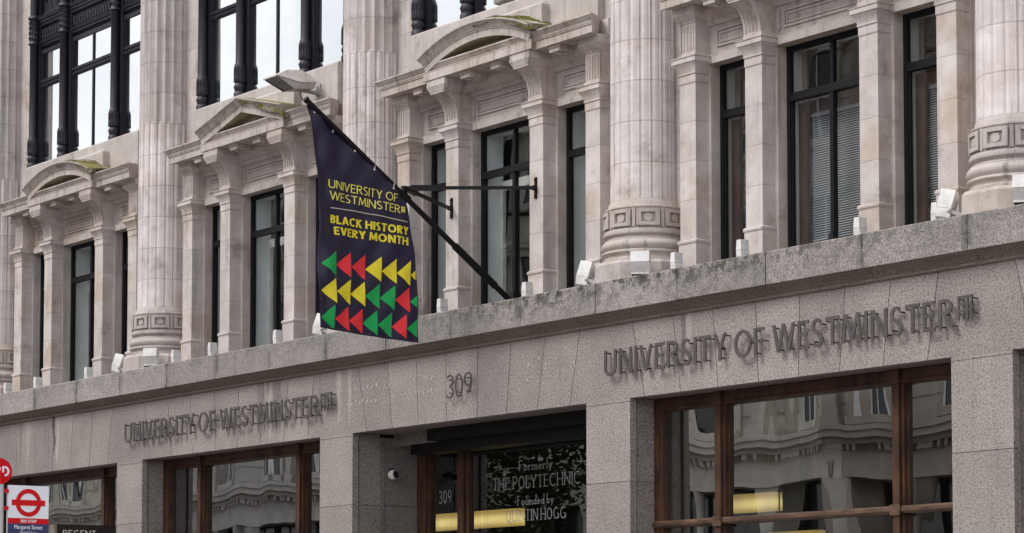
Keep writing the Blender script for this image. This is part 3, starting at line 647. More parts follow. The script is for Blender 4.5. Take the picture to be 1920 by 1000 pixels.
# --- upper floor: black cast iron bay windows
def iron_meshes():
    m = MB()
    for x0, x1 in ((-2.02, -1.78), (-.985, -.70), (.70, .985), (1.78, 2.02)): m.box(x0, x1, .70, .98, 9.02, 13.6)
    for a, b in ((-1.78, -.985), (-.70, .70), (.985, 1.78)):
        m.box(a, b, .715, .98, 9.02, 9.12)
        m.prism([(.80, 10.30), (.715, 10.30), (.703, 10.33), (.718, 10.345), (.718, 10.365), (.703, 10.38), (.703, 10.42), (.80, 10.43)], a, b)
        m.prism([(.80, 10.89), (.80, 10.93), (.745, 10.93), (.735, 10.955), (.715, 10.96), (.715, 10.99), (.70, 11.0), (.69, 11.04), (.74, 11.06), (.74, 11.25), (.70, 11.27), (.695, 11.31), (.68, 11.32), (.68, 11.35), (.665, 11.36), (.655, 11.41), (.73, 11.44), (.76, 11.52), (.76, 12.3), (.70, 12.32), (.68, 12.45), (.80, 12.5), (.98, 12.5), (.98, 10.89)], a, b)
        m.box(a, a+.022, .716, .80, 9.12, 10.9); m.box(b-.03, b, .716, .80, 9.12, 10.9); m.box(a+.022, b-.03, .718, .80, 10.83, 10.9)
    m.box(-.022, .022, .718, .80, 9.12, 10.305); m.box(-.022, .022, .718, .80, 10.42, 10.84)
    c = MB()
    pr = [(.085, 9.06), (.085, 9.12), (.07, 9.14), (.075, 9.17), (.088, 9.20), (.075, 9.235), (.06, 9.26), (.078, 9.29), (.085, 9.33), (.072, 9.40), (.078, 9.44), (.082, 9.48), (.07, 9.52), (.062, 9.54), (.060, 10.97), (.075, 10.985), (.085, 11.0), (.075, 11.02), (.068, 11.03), (.072, 11.2), (.068, 11.36), (.08, 11.38), (.095, 11.40), (.085, 11.43), (.062, 11.45), (.06, 13.2)]
    c.lathe(pr, 0, .645, 20)
    for k in range(14):                       # leaf ribs on the foot
        a = 2*math.pi*k/14; x, y = .076*math.cos(a), .645+.076*math.sin(a); c.tube((x, y, 9.27), (x*1.08, .645+(y-.645)*1.08, 9.47), .012, 6, .004)
        for zz in (11.06, 11.14, 11.22, 11.30): c.tube((.066*math.cos(a), .645+.066*math.sin(a), zz), (.08*math.cos(a+.2), .645+.08*math.sin(a+.2), zz+.05), .012, 5, .005)
    orn = []                                   # running ornament in the frieze and scrolls in the panel above
    rr = random.Random(3)
    for a, b in ((-1.78, -.985), (-.70, .70), (.985, 1.78)):
        o = MB(); orn.append(o)
        n = int(round((b-a)/.085))
        for i in range(n):
            x = a+(i+.5)*(b-a)/n
            o.add([(x-.03, .742, 11.075), (x+.012, .742, 11.075), (x+.03, .712, 11.15), (x+.012, .742, 11.235), (x-.03, .742, 11.235), (x-.01, .712, 11.15)], [(0, 1, 2, 5), (5, 2, 3, 4)])
            o.tube((x-.034, .74, 11.07), (x-.034, .725, 11.24), .010, 6); o.tube((x+.02, .73, 11.09), (x+.005, .72, 11.19), .013, 6, .006)
        for i in range(int((b-a)*150)):
            x, z = rr.uniform(a+.05, b-.05), rr.uniform(11.56, 12.27); t = rr.uniform(0, 6.28); l = rr.uniform(.04, .09)
            o.tube((x, .757, z), (x+l*math.cos(t), .735, z+l*math.sin(t)), .014, 5, .007)
    g = MB()
    for a, b in ((-1.78, -.985), (-.70, .70), (.985, 1.78)): g.quad(a+.01, b-.02, .734, 9.10, 10.86)
    l = MB()
    for a, b in ((-1.78, -.985), (-.70, .70), (.985, 1.78)):
        l.box(a-.02, a+.05, .802, 1.3, 9.0, 10.95); l.box(b-.05, b+.02, .802, 1.3, 9.0, 10.95); l.box(a+.05, b-.05, .802, 1.3, 10.88, 10.99)
    return m.mesh('iron_window', 'iron'), c.mesh('colonnette', 'ironorn', ang=45), [o.mesh('ornament', 'ironorn', ang=45) for o in orn], g.mesh('pane', 'skyglass'), l.mesh('inner_lining', 'lining')
IW, IC, IO, IG, IL = iron_meshes()
for k in range(0, 6):
    o = bp('iron_window', IW, bayx(k))
    for x in (-1.885, -.845, .845, 1.885): obj('colonnette', IC, o, (x, 0, 0))
    for q in IO: obj('ornament', q, o)
    obj('pane', IG, o); obj('inner_lining', IL, o)

# --- structure behind: floors, rooms, roof
rm = MB()
rm.box(X0, X1, 5.0, 5.2, .13, 14); rm.box(X0, X1, 1.0, 5.0, 8.35, 8.95); rm.box(X0, X1, 1.0, 5.0, 12.5, 13.6); rm.box(X0, X1, 1.001, 5.0, 5.0, 5.40)
for k in range(6):
    rm.box(colx(k)-.2, colx(k)+.2, 1.201, 5.0, 5.4, 12.5)
rm.box(X0, X0+.2, 1.0, 5.0, 5.4, 12.5); rm.box(X1-.2, X1, 1.0, 5.0, 5.4, 12.5)
bp('interior_wall', MB().add([(x-BX, y, z) for x, y, z in rm.v], rm.f).mesh('interior_wall', 'room'))
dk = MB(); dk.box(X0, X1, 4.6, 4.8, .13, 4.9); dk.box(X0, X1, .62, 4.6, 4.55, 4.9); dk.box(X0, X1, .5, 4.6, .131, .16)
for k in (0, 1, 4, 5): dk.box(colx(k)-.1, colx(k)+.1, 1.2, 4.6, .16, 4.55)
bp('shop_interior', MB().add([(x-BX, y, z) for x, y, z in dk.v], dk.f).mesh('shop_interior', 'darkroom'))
bp('upper_wall', MB().box(X0-BX, X1-BX, .55, 5.2, 13.6, 20).mesh('upper_wall', 'stone'))

# --- granite ground floor: fascia of splayed blocks, roll, cove, parapet course, piers
def fascia():
    mb = MB(); zs, zt, g = 4.235, 5.02, .005
    cuts = []                                 # joints as (x at top, x at bottom)
    for k in range(0, 6):
        c = bayx(k); e = PITCHX/2-.372
        if k == 3: off = [(-.94, -.894), (-.326, -.313), (.312, .292), (.949, .858), (1.583, 1.435), (2.204, 2.023)]; off = [(-2.204, -2.0), (-1.56, -1.44)]+off
        else: off = [(-2.27, -2.07), (-1.605, -1.49), (-.98, -.905), (-.33, -.297), (.31, .283), (.945, .858), (1.555, 1.447), (2.17, 2.02)]
        cuts += [(c+a, c+b) for a, b in off]
    cuts = [(X0, X0)]+cuts+[(X1, X1)]
    for (a, b), (c, d) in zip(cuts, cuts[1:]):
        y = random.uniform(-.0012, .0012); mb.tone = random.uniform(-.13, .10)
        mb.poly([(b+g, zs), (d-g, zs), (c-g, zt), (a+g, zt)], y, .12)
    mb.tone = 0; mb.cur = 1; mb.box(X0, X1, .014, .60, zs+.006, 5.10)
    return mb
fa = fascia()
f2 = MB(); f2.v = [(x-BX, y, z) for x, y, z in fa.v]; f2.f = fa.f; f2.mi = fa.mi; f2.tn = fa.tn
bp('granite_fascia', f2.mesh('granite_fascia', 'granite', 'reveal'))
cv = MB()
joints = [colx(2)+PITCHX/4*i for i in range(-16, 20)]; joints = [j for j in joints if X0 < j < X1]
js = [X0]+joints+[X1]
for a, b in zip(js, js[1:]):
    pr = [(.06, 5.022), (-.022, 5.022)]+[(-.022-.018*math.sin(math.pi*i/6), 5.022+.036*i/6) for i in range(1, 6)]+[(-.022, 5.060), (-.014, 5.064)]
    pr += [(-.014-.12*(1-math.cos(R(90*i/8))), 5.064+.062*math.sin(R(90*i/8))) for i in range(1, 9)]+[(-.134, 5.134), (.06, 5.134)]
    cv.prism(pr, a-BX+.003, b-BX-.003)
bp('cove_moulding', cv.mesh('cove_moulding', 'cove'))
pa = MB()
for a, b in zip(js, js[1:]):
    pa.tone = random.uniform(-.12, .10); y = -.16+random.uniform(-.003, .003); dz = random.uniform(-.003, .003)
    pa.prism([(y+.006, 5.136), (y, 5.142), (y, 5.452+dz), (y+.012, 5.464+dz), (.3, 5.474), (.3, 5.136)], a-BX+.005, b-BX-.005)
pa.tone = 0; pa.box(X0-BX, X1-BX, -.145, 1.0, 5.137, 5.40); pa.box(X0-BX, X1-BX, .30, 1.0, 5.40, 5.472)
bp('parapet', pa.mesh('parapet', 'parapet'))
# filled fixing holes of an earlier sign, with chalky runs
sp = MB(); rr = random.Random(11)
for zz in (4.76, 4.60):
    for i in range(24):
        x = -27.08+i*.092+rr.uniform(-.02, .02)
        if -24.72 < x < -24.1: continue
        r = rr.uniform(.004, .013); n = 8; hgt = r*rr.uniform(1, 2.4); z = zz+rr.uniform(-.025, .025)
        sp.poly([(x-BX+r*math.cos(2*math.pi*j/n), z+hgt*math.sin(2*math.pi*j/n)) for j in range(n)], -.0035, .004)
for zz in (4.62, 4.75):
    for i in range(9):
        x = -23.2+i*.11+rr.uniform(-.03, .03); r = rr.uniform(.004, .012); z = zz+rr.uniform(-.06, .06); n = 8
        sp.poly([(x-BX+r*math.cos(2*math.pi*j/n), z+1.7*r*math.sin(2*math.pi*j/n)) for j in range(n)], -.0035, .004)
bp('filled_hole', sp.mesh('filled_hole', 'offwhite'))['kind'] = 'stuff'

def pier_mesh():
    m = MB(); hw = .372; r = .012
    for z0, z1, m.tone in ((.13, 1.30, .02), (1.306, 2.55, -.05), (2.556, 3.372, -.07), (3.378, 4.196, .05), (4.201, 4.2345, .01)):
        m.box(-hw, hw, 0, .06, z0, z1); m.box(-hw+.022, hw-.022, .061, .40, z0, z1)
    m.tone = 0; m.cur = 1; m.box(-hw+.03, hw-.03, .02, .40, .13, 4.2)
    for s in (-1, 1): m.tube((s*(hw-.010), .075, .13), (s*(hw-.010), .075, 4.23), .016, 10)
    return m.mesh('granite_pier', 'granite', 'reveal')
GP = pier_mesh()
for k in range(0, 6): bp('granite_pier', GP, colx(k))

# --- timber shop windows
def shop_meshes():
    hw = PITCHX/2-.34; f = MB(); y0, y1 = .335, .43; TR0, TR1 = 2.895, 2.965
    xm = [(-1.375, -1.185), (1.185, 1.375)]
    f.box(-hw, -hw+.16, y0, y1, .6, 4.235); f.box(hw-.16, hw, y0, y1, .6, 4.235)
    for a, b in xm:
        for z0, z1 in ((.6, TR0), (TR1, 4.105)):
            f.box(a+.02, b-.02, y0+.005, y1, z0, z1); f.box(a+.05, b-.05, y0-.03, y0+.004, z0, z1); f.box(a, a+.02, y0+.05, y1, z0, z1); f.box(b-.02, b, y0+.05, y1, z0, z1)
        f.box(a+.03, b-.03, y0-.05, y0+.02, 4.10, 4.2345)
    f.prism([(y0+.01, 4.10), (y0-.012, 4.112), (y0-.012, 4.13), (y0, 4.14), (y0, 4.2345), (y1, 4.2345), (y1, 4.10)], -hw+.16, hw-.16)
    f.cur = 1
    f.prism([(y0-.02, TR0), (y0-.035, TR0+.02), (y0-.035, TR1-.02), (y0-.01, TR1), (y1, TR1+.004), (y1, TR0)], -hw+.02, hw-.02)
    for a, b in xm: f.box(a+.03, b-.03, y0-.05, y0-.034, TR0-.02, TR1+.01); f.lathe([(.03, TR0), (.03, TR0)], 0, 0, 3, False)
    f.cur = 0; f.box(-hw, hw, y0-.05, y1+.1, .13, .6)
    g = MB()
    for a, b in ((-hw+.12, -1.36), (-1.2, 1.2), (1.36, hw-.12)): g.quad(a, b, .395, .6, TR0+.02); g.quad(a, b, .396, TR1-.02, 4.12)
    return f.mesh('shop_window', 'wood', 'woodrail'), g.mesh('pane', 'shopglass')
SW, SG = shop_meshes()
for k in (0, 1, 2, 4, 5): o = bp('shop_window', SW, bayx(k)); obj('pane', SG, o)
bp('frosted_panel', MB().box(-2.2, 2.2, .44, .45, .6, 3.25).mesh('frosted_panel', 'greylining'), bayx(1))

# --- recessed entrance under the number
e = MB(); hw = PITCHX/2-.35
for s in (-1, 1):
    a, b = (s*hw, s*(hw+.3)); a, b = min(a, b), max(a, b)
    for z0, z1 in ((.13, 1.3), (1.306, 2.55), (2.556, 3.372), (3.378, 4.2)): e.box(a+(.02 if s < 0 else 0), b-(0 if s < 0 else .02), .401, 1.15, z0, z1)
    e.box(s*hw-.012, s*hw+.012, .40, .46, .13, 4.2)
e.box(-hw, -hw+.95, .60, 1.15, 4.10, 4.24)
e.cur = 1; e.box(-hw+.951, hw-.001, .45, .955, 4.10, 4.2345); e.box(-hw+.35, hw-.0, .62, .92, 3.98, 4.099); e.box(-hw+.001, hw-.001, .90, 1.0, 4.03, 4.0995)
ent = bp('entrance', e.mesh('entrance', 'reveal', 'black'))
df = MB(); y0, y1 = .945, 1.02
mull = [(-hw, -hw+.30), (-1.47, -1.225), (1.225, 1.47), (hw-.30, hw)]
for i, (a, b) in enumerate(mull):
    df.box(a, b, y0, y1, .13, 4.03); df.box(a+.07, b-.07, y0-.03, y0-.0005, .13, 4.025)
df.prism([(y0, 4.0), (y0-.015, 4.01), (y0-.015, 4.029), (y1, 4.029), (y1, 4.0)], -hw+.3, hw-.3)
df.box(-hw+.3, hw-.3, y0+.005, y1, 2.5, 2.62)
obj('door_frame', df.mesh('door_frame', 'wood'), ent)
dg = MB()
for a, b in ((-hw+.29, -1.46), (-1.235, 1.235), (1.46, hw-.29)): dg.quad(a, b, .98, .2, 4.02)
dp = obj('pane', dg.mesh('pane', 'doorglass'), ent)
def glass_text(text, x0, x1, z0, hh, w=.08, gap=.19):
    lay, W = layout(text, w, gap, True); mb = MB(); i = 0; sx = (x1-x0)/W
    for ch, S in lay:
        for s in S:
            yy = .9785-.00012*(i % 6); i += 1; strip_flat(mb, s, lambda p: (x0-BX+p[0]*sx, yy, z0+p[1]*hh))
    return mb
for args in (('309', -26.36, -26.10, 3.40, .15), ('Formerly', -24.71, -24.07, 3.705, .118), ('THE POLYTECHNIC', -25.235, -23.54, 3.498, .142), ('Founded by', -24.74, -24.04, 3.305, .108), ('QUINTIN HOGG', -24.97, -23.81, 3.122, .128)):
    obj('lettering', glass_text(*args).mesh('lettering', 'vinyl'), ent)

# ------------------------------------------------------------------ raised lettering on the fascia
def portcullis(mb, x0, x1, z0, z1, y0, y1):
    for i in range(4):
        x = x0+(x1-x0)*i/3; mb.poly([(x-.011, z0), (x, z0-.03), (x+.011, z0), (x+.011, z1), (x-.011, z1)], y0, y1)
    for i in range(3):
        z = z1-.012-(z1-z0-.03)*i/2.6; mb.box(x0-.011, x1+.011, y0-.0008, y1-.0008, z-.011, z+.011)
def wall_sign(x0, x1, xl0, xl1, label):
    t = thing('wall_lettering', label, 'lettering', (x0, 0, 4.48), group='raised metal lettering on the granite fascia')
    lay, W = layout('UNIVERSITY OF WESTMINSTER', .128, .13); s = (x1-x0)/W; hh = .272
    for ch, S in lay:
        mb = MB(); xs = [p[0] for st in S for p in st[0]+st[1]]; xc = min(xs)
        for i, st in enumerate(S):
            d = .0004*i
            strip_solid(mb, st, lambda p: ((p[0]-xc)*s, -.075-d, p[1]*hh), lambda p: ((p[0]-xc)*s, -.062-d, p[1]*hh))
        for st in (S[0], S[-1]):
            for j in (0, len(st[0])-1):
                px = (st[0][j][0]+st[1][j][0])/2-xc; pz = (st[0][j][1]+st[1][j][1])/2; pz = .10+.8*pz
                mb.tube((px*s, -.063, pz*hh), (px*s, .002, pz*hh), .008, 6)
        obj('letter', mb.mesh('letter', 'letter'), t, (xc*s, 0, 0))
    mb = MB(); portcullis(mb, 0, xl1-xl0, 0, .19, -.075, -.062)
    for zz in (.03, .16):
        for xx in (0, xl1-xl0): mb.tube((xx, -.063, zz), (xx, .002, zz), .008, 6)
    obj('emblem', mb.mesh('emblem', 'letter'), t, (xl0-x0, 0, .09))
wall_sign(-32.535, -27.45, -27.375, -27.15, 'dark grey raised wall lettering left of the house number, above the left shop window')
wall_sign(-21.735, -16.655, -16.59, -16.43, 'dark grey raised wall lettering right of the house number, above the right shop window')
t = thing('house_number', 'thin dark grey metal number 309 on the granite above the entrance', 'house number', (-24.67, 0, 4.48))
lay, W = layout('309', .07, .10); s = .50/W
for ch, S in lay:
    mb = MB(); xc = min(p[0] for st in S for p in st[0]+st[1])
    for i, st in enumerate(S):
        strip_solid(mb, st, lambda p: ((p[0]-xc)*s, -.07-.0004*i, p[1]*.27), lambda p: ((p[0]-xc)*s, -.058-.0004*i, p[1]*.27))
    for pz in (.06, .21): mb.tube((.04, -.059, pz), (.04, .002, pz), .007, 6)
    obj('digit', mb.mesh('digit', 'letter'), t, (xc*s, 0, 0))

# ------------------------------------------------------------------ flagpole with bracket
FX = BX
P0, P1 = Vector((FX, .70, 5.61)), Vector((FX, -2.06, 7.625))
dirp = (P1-P0).normalized()
fp = thing('flagpole', 'black angled flagpole rising from the ledge with a braced wall bracket', 'flagpole', (FX, .70, 5.472))
def rel(v): return Vector(v)-Vector((FX, .70, 5.472))
m = MB(); m.tube(rel(P0), rel(P1), .034, 14, .028); m.tube(rel(P0+dirp*.30), rel(P0+dirp*1.0), .043, 14); m.tube(rel(P1), rel(P1+dirp*.03), .035, 12)
m.lathe([(.09, 0), (.09, .02), (.055, .03), (.05, .16)], 0, 0, 16)
obj('pole', m.mesh('pole', 'black'), fp)
ap = Vector((FX, -.79, 6.79))
m = MB(); pc = P0+dirp*((-.79-P0.y)/dirp.y); m.tube(rel(pc-dirp*.07), rel(pc+dirp*.07), .047, 14); m.bar(rel(pc), rel(ap+Vector((0, .0, .02))), .05, .05); m.box(-.04, .04, ap.y-.70-.02, ap.y-.70+.13, ap.z-5.472-.04, ap.z-5.472+.015)
m.bar(rel(ap), rel((FX+.835, .40, 6.795)), .035, .035); m.bar(rel(ap), rel((FX-.835, .40, 6.79)), .035, .035)
m.bar(rel(ap+Vector((.04, .06, 0))), rel(ap+Vector((.22, .31, 0))), .05, .06); m.bar(rel(ap+Vector((-.04, .06, 0))), rel(ap+Vector((-.22, .31, 0))), .05, .06)
obj('bracket', m.mesh('bracket', 'black'), fp)
pm = MB(); pm.box(-.018, .018, -.018, 0, -.12, .12); pm.box(-.03, .03, -.05, -.0185, -.025, .025); pm.tube((0, -.03, .09), (0, -.012, .09), .011, 8); pm.tube((0, -.03, -.09), (0, -.012, -.09), .011, 8)
pmesh = pm.mesh('wall_plate', 'black')
for s in (-1, 1): obj('wall_plate', pmesh, fp, rel((FX+s*.835, .43, 6.795)))

# ------------------------------------------------------------------ banner hanging below the pole
def bl(v):   # left hem, v 0..1 from tip down
    pts = [(0, -2.045, 7.59), (.04, -2.005, 7.46), (.16, -1.945, 7.12), (.5, -1.915, 6.3), (1, -1.911, 5.135)]
    return interp(pts, v)
def br(v):   # slanted top edge under the pole, then the right hem
    pts = [(0, -2.03, 7.595), (.42, -.795, 6.675), (.47, -.765, 6.57), (.52, -.735, 6.44), (.62, -.672, 6.13), (.75, -.625, 5.75), (1, -.612, 5.058)]
    return interp(pts, v)
def interp(pts, v):
    for (a, y0, z0), (b, y1, z1) in zip(pts, pts[1:]):
        if v <= b: f = (v-a)/(b-a); return (y0+(y1-y0)*f, z0+(z1-z0)*f)
    return pts[-1][1:]
def rip(y, z):
    d = y+1.96
    edge = math.exp(-max(d, 0)/.22)
    return (.034*math.sin(21*d+5.0*(z-5.1))*edge+.026*math.sin(5.2*d+1.3*(z-5.1)+.6)+.010*math.sin(9.0*d-2.2*(z-5)+1.0)*(.4+.6*edge)
            +.009*math.sin(25*(d*.75+(7.55-z)*.40)))
ban = thing('banner', 'dark aubergine banner with yellow words and rows of coloured triangles hanging from the flagpole', 'banner', (FX, -1.3, 5.06))
def bw(y, z, d=0): return (rip(y, z)+d, y+1.3, z-5.06)
NV, NU = 110, 70; mb = MB(); vs = []
for j in range(NV+1):
    (a, b), (c, d) = bl(j/NV), br(j/NV)
    for i in range(NU+1): f = i/NU; vs.append(bw(a+(c-a)*f, b+(d-b)*f))
mb.add(vs, [(j*(NU+1)+i, j*(NU+1)+i+1, (j+1)*(NU+1)+i+1, (j+1)*(NU+1)+i) for j in range(NV) for i in range(NU)])
me = mb.mesh('cloth', 'cloth', ang=180); cl_o = obj('cloth', me, ban)
so = cl_o.modifiers.new('thickness', 'SOLIDIFY'); so.thickness = .002; so.offset = 0
hm = MB()                                      # doubled bottom hem and grommets
for i in range(40):
    (a, b), (c, d) = bl(1), br(1); f0, f1 = i/40, (i+1)/40
    p, q = bw(a+(c-a)*f0, b+(d-b)*f0+.012, .0), bw(a+(c-a)*f1, b+(d-b)*f1+.012, .0); hm.tube(p, q, .010, 8)
obj('hem', hm.mesh('hem', 'cloth'), ban)
gm_ = MB()
for f in (.06, .26, .47, .67, .87):
    y, z = br(f*.42); gm_.tube(bw(y, z-.03, -.006), bw(y, z-.03, .006), .012, 10); gm_.tube(bw(y, z-.03, 0), bw(y+.012, z+.025, 0), .005, 6)
obj('grommet', gm_.mesh('grommet', 'white'), ban)
def ban_line(name, text, w, p0, p1, hh, mat, gap=.10, off=0.0):
    lay, W = layout(text, w, gap); mb = MB(); i = 0
    for ch, S in lay:
        for st in S:
            dd = .0032+.00025*(i % 5); i += 1
            strip_flat(mb, dense(st, .25), lambda p: bw(p0[0]+(p1[0]-p0[0])*p[0]/W, p0[1]+(p1[1]-p0[1])*p[0]/W+p[1]*hh, dd))
    return mb
wt = MB()
for a in (('UNIVERSITY OF', .105, (-1.765, 6.698), (-.895, 6.612), .094), ('WESTMINSTER', .105, (-1.755, 6.570), (-.858, 6.492), .091)):
    obj('lettering', ban_line('', a[0], a[1], a[2], a[3], a[4], '').mesh('lettering', 'paleyellow'), ban)
pcm = MB()
for i in range(4): y = -.846+.013*i; strip_flat(pcm, ([(y, 6.505), (y, 6.572)], [(y+.006, 6.505), (y+.006, 6.572)]), lambda p: bw(p[0], p[1], .0034))
for i in range(3): z = 6.563-.022*i; strip_flat(pcm, ([(-.848, z), (-.799, z-.003)], [(-.848, z+.007), (-.799, z+.004)]), lambda p: bw(p[0], p[1], .0042))
obj('emblem', pcm.mesh('emblem', 'paleyellow'), ban)
bt = MB()
for a in (('BLACK HISTORY', .19, (-1.745, 6.308), (-.748, 6.256), .086), ('EVERY MONTH', .19, (-1.70, 6.183), (-.746, 6.140), .085)):
    obj('bold_lettering', ban_line('', a[0], a[1]+.01, a[2], a[3], a[4]+.005, '', gap=.08).mesh('bold_lettering', 'yellow'), ban)
ln = MB(); n = 60
strip_flat(ln, ([(-1.748+.982*i/n, 6.480-.074*(i/n)**1.4+.008*math.sin(math.pi*i/n)) for i in range(n+1)], [(-1.748+.982*i/n, 6.470-.074*(i/n)**1.4+.008*math.sin(math.pi*i/n)) for i in range(n+1)]), lambda p: bw(p[0], p[1], .003))
obj('printed_line', ln.mesh('printed_line', 'creamcloth'), ban)
def edge_y(z):
    v0, v1 = .42, 1.0
    for _ in range(30):
        vm = (v0+v1)/2
        if br(vm)[1] > z: v0 = vm
        else: v1 = vm
    return br(v0)[0]-.012
ROWS = [(6.012, [-1.683, -1.478, -1.283, -1.092, -.901, -.720], ['green', 'red', 'red', 'yellow', 'yellow', 'yellow', 'yellow']),
        (5.712, [-1.688, -1.480, -1.289, -1.103, -.918, -.726], ['yellow', 'yellow', 'yellow', 'green', 'green', 'red', 'green']),
        (5.410, [-1.709, -1.508, -1.321, -1.130, -.946, -.765], ['green', 'red', 'red', 'green', 'green', 'red', 'green'])]
for r, (zt, ys, cols) in enumerate(ROWS):
    for k, cname in enumerate(cols):
        last = k == 6
        y = ys[5]+.19 if last else ys[k]; top = zt-.008*k+(.0 if k else -.01); bot = top-.282; ax = (ys[k-1] if 0 < k < 6 else ys[5] if last else y-.195)+.002; az = (top+bot)/2-.012
        if k == 0: ax = max(ax, -1.895)
        mb = MB(); N = 10; lim = edge_y(az)
        def P(a, b): return bw(a, b, .003)
        vs = []
        for i in range(N+1):                   # columns from the point to the upright edge
            f = i/N; yy = ax+(y-ax)*f
            if last: yy = ax+(min(lim, y)-ax)*f; f = (yy-ax)/(y-ax)
            for j in range(N+1):
                g = j/N; vs.append(P(yy, az+(top-az)*f+(bot-top)*f*g))
        mb.add(vs, [(i*(N+1)+j, (i+1)*(N+1)+j, (i+1)*(N+1)+j+1, i*(N+1)+j+1) for i in range(N) for j in range(N)])
        obj('triangle', mb.mesh('triangle', cname, ang=180), ban)

# ------------------------------------------------------------------ floodlights along the ledge
ZL = 5.474
def uplight():
    t = thing('floodlight', '', 'floodlight'); m = MB()
    m.frus((0, .088, .0, .085), .025, (.006, .082, -.012, .10), .130); m.frus((.006, .082, -.012, .10), .133, (.012, .078, -.008, .09), .235)
    obj('housing', m.mesh('housing', 'white'), t)
    b = MB(); b.box(.09, .10, .03, .06, 0, .09); b.tube((.08, .045, .075), (.112, .045, .075), .014, 10); b.box(.04, .15, .02, .08, 0, .012); b.tube((.10, .06, .012), (.15, .10, .05), .006, 6); b.tube((.15, .10, .05), (.17, .14, .0), .006, 6)
    obj('bracket', b.mesh('bracket', 'greycase'), t); return t
def wallflood():
    t = thing('floodlight', '', 'floodlight'); m = MB()
    m.frus((0, .20, .02, .10), .06, (0, .20, -.03, .11), .165); m.frus((0, .20, -.03, .11), .169, (.002, .198, -.01, .08), .285)
    m.box(.004, .196, .015, .09, .045, .0595)
    obj('housing', m.mesh('housing', 'white'), t)
    g = MB(); g.frus((.02, .18, .025, .085), .012, (.006, .194, .016, .092), .0445); obj('lens', g.mesh('lens', 'black'), t)
    b = MB(); b.tube((.19, .05, .07), (.225, .05, .07), .02, 10); b.bar((.215, .05, .075), (.215, .16, .0), .012, .03); obj('bracket', b.mesh('bracket', 'greycase'), t); return t
def tiltflood():
    t = thing('floodlight', '', 'floodlight'); m = MB(); sh = .050
    def pt(x, y, z): return (x+.0, y+.55*(z-.05)*-.0+.10*(.3-z)*-.6, z)
    pr = [(.0, .03), (.10, .03), (.115, .06), (.125, .26), (.02, .31), (-.035, .15), (-.03, .06)]
    tilt = MB(); tilt.prism(pr, 0, .14); Rm = Matrix.Rotation(R(13), 3, 'Y')@Matrix.Rotation(R(24), 3, 'Z')
    m.add([Rm@Vector(v) for v in tilt.v], tilt.f); lip = MB(); lip.box(-.006, .146, -.037, .12, .145, .150); m.add([Rm@Vector(v) for v in lip.v], lip.f)
    obj('housing', m.mesh('housing', 'white'), t)
    g = MB(); q = MB(); q.box(.006, .134, .004, .098, .008, .0295); g.add([Rm@Vector(v) for v in q.v], q.f); obj('lens', g.mesh('lens', 'black'), t)
    b = MB(); b.tube((.12, .03, .085), (.165, .02, .085), .016, 10); b.bar((.155, .04, .085), (.28, .12, .02), .012, .035); b.tube((.15, .08, .13), (.22, .1, .05), .007, 6); obj('bracket', b.mesh('bracket', 'greycase'), t); return t
proto = dict(u=uplight(), w=wallflood(), t=tiltflood()); usedp = set()
def place(kind, x, y, label, rz=0):
    o = proto[kind] if kind not in usedp else copy_tree(proto[kind]); usedp.add(kind)
    o.location = (x, y, ZL); o.rotation_euler = (0, 0, rz); o['label'] = label; o['category'] = 'floodlight'; o['group'] = 'white floodlights along the ledge'
BAYN = {1: 'leftmost window bay', 2: 'bay left of the banner', 3: 'bay behind the flagpole', 4: 'bay with white blinds'}
PN = ('left outer', 'left inner', 'right inner', 'right outer')
for k in (1, 2, 3, 4):
    for i, dx in enumerate((-1.87, -.83, .85, 1.87)):
        if (k, i) in ((3, 0), (2, 3)): continue
        place('u', bayx(k)+dx, .20+random.uniform(-.02, .02), 'small white floodlight, %s pilaster foot, %s' % (PN[i], BAYN[k]), random.uniform(-.06, .06))
CN = {1: 'second column from the left', 2: 'column behind the flag', 3: 'column right of the flagpole', 4: 'column at the right edge'}
for k in (1, 2, 3, 4):
    place('t', colx(k)-.55, .0, 'white floodlight tilted sideways, left of the %s' % CN[k])
    if k != 2: place('w', colx(k)+.425, -.03, 'larger white floodlight facing the street, at the %s' % CN[k], R(40)+random.uniform(-.05, .05))

# ------------------------------------------------------------------ street lantern on the attic wall
t = thing('street_lantern', 'weathered grey street lantern bracketed to the attic wall above the banner', 'street lamp', (-28.40, .50, 8.78))
m = MB()   # local: y towards the street is negative
h0 = [(-.15, -.70, .03), (.15, -.70, .03), (.15, -.42, -.075), (-.15, -.42, -.075)]
h1 = [(-.14, -.16, -.06), (.14, -.16, -.06)]
body = [(-.16, -.72, .045), (.16, -.72, .045), (.17, -.40, .0), (-.17, -.40, .0), (-.13, -.10, .03), (.13, -.10, .03), (-.10, -.52, .15), (.10, -.52, .15), (.09, -.30, .17), (-.09, -.30, .17), (-.07, -.12, .10), (.07, -.12, .10)]
m.add(body, [(0, 1, 7, 6), (1, 2, 8, 7), (3, 0, 6, 9), (2, 5, 11, 8), (4, 3, 9, 10), (5, 4, 10, 11), (6, 7, 8, 9), (9, 8, 11, 10)])
m.box(-.166, .166, -.726, -.712, .035, .052)
obj('housing', m.mesh('housing', 'lamptop', ang=20), t)
m = MB(); lo = [(-.15, -.71, .038), (.15, -.71, .038), (.12, -.44, -.085), (-.12, -.44, -.085), (.16, -.41, -.002), (-.16, -.41, -.002), (.10, -.14, -.05), (-.10, -.14, -.05), (.125, -.11, .028), (-.125, -.11, .028)]
m.add(lo, [(1, 4, 2), (0, 3, 5), (2, 4, 8, 6), (3, 7, 9, 5), (6, 8, 9, 7), (2, 6, 7, 3)])
obj('skirt', m.mesh('skirt', 'greycase', ang=20), t)
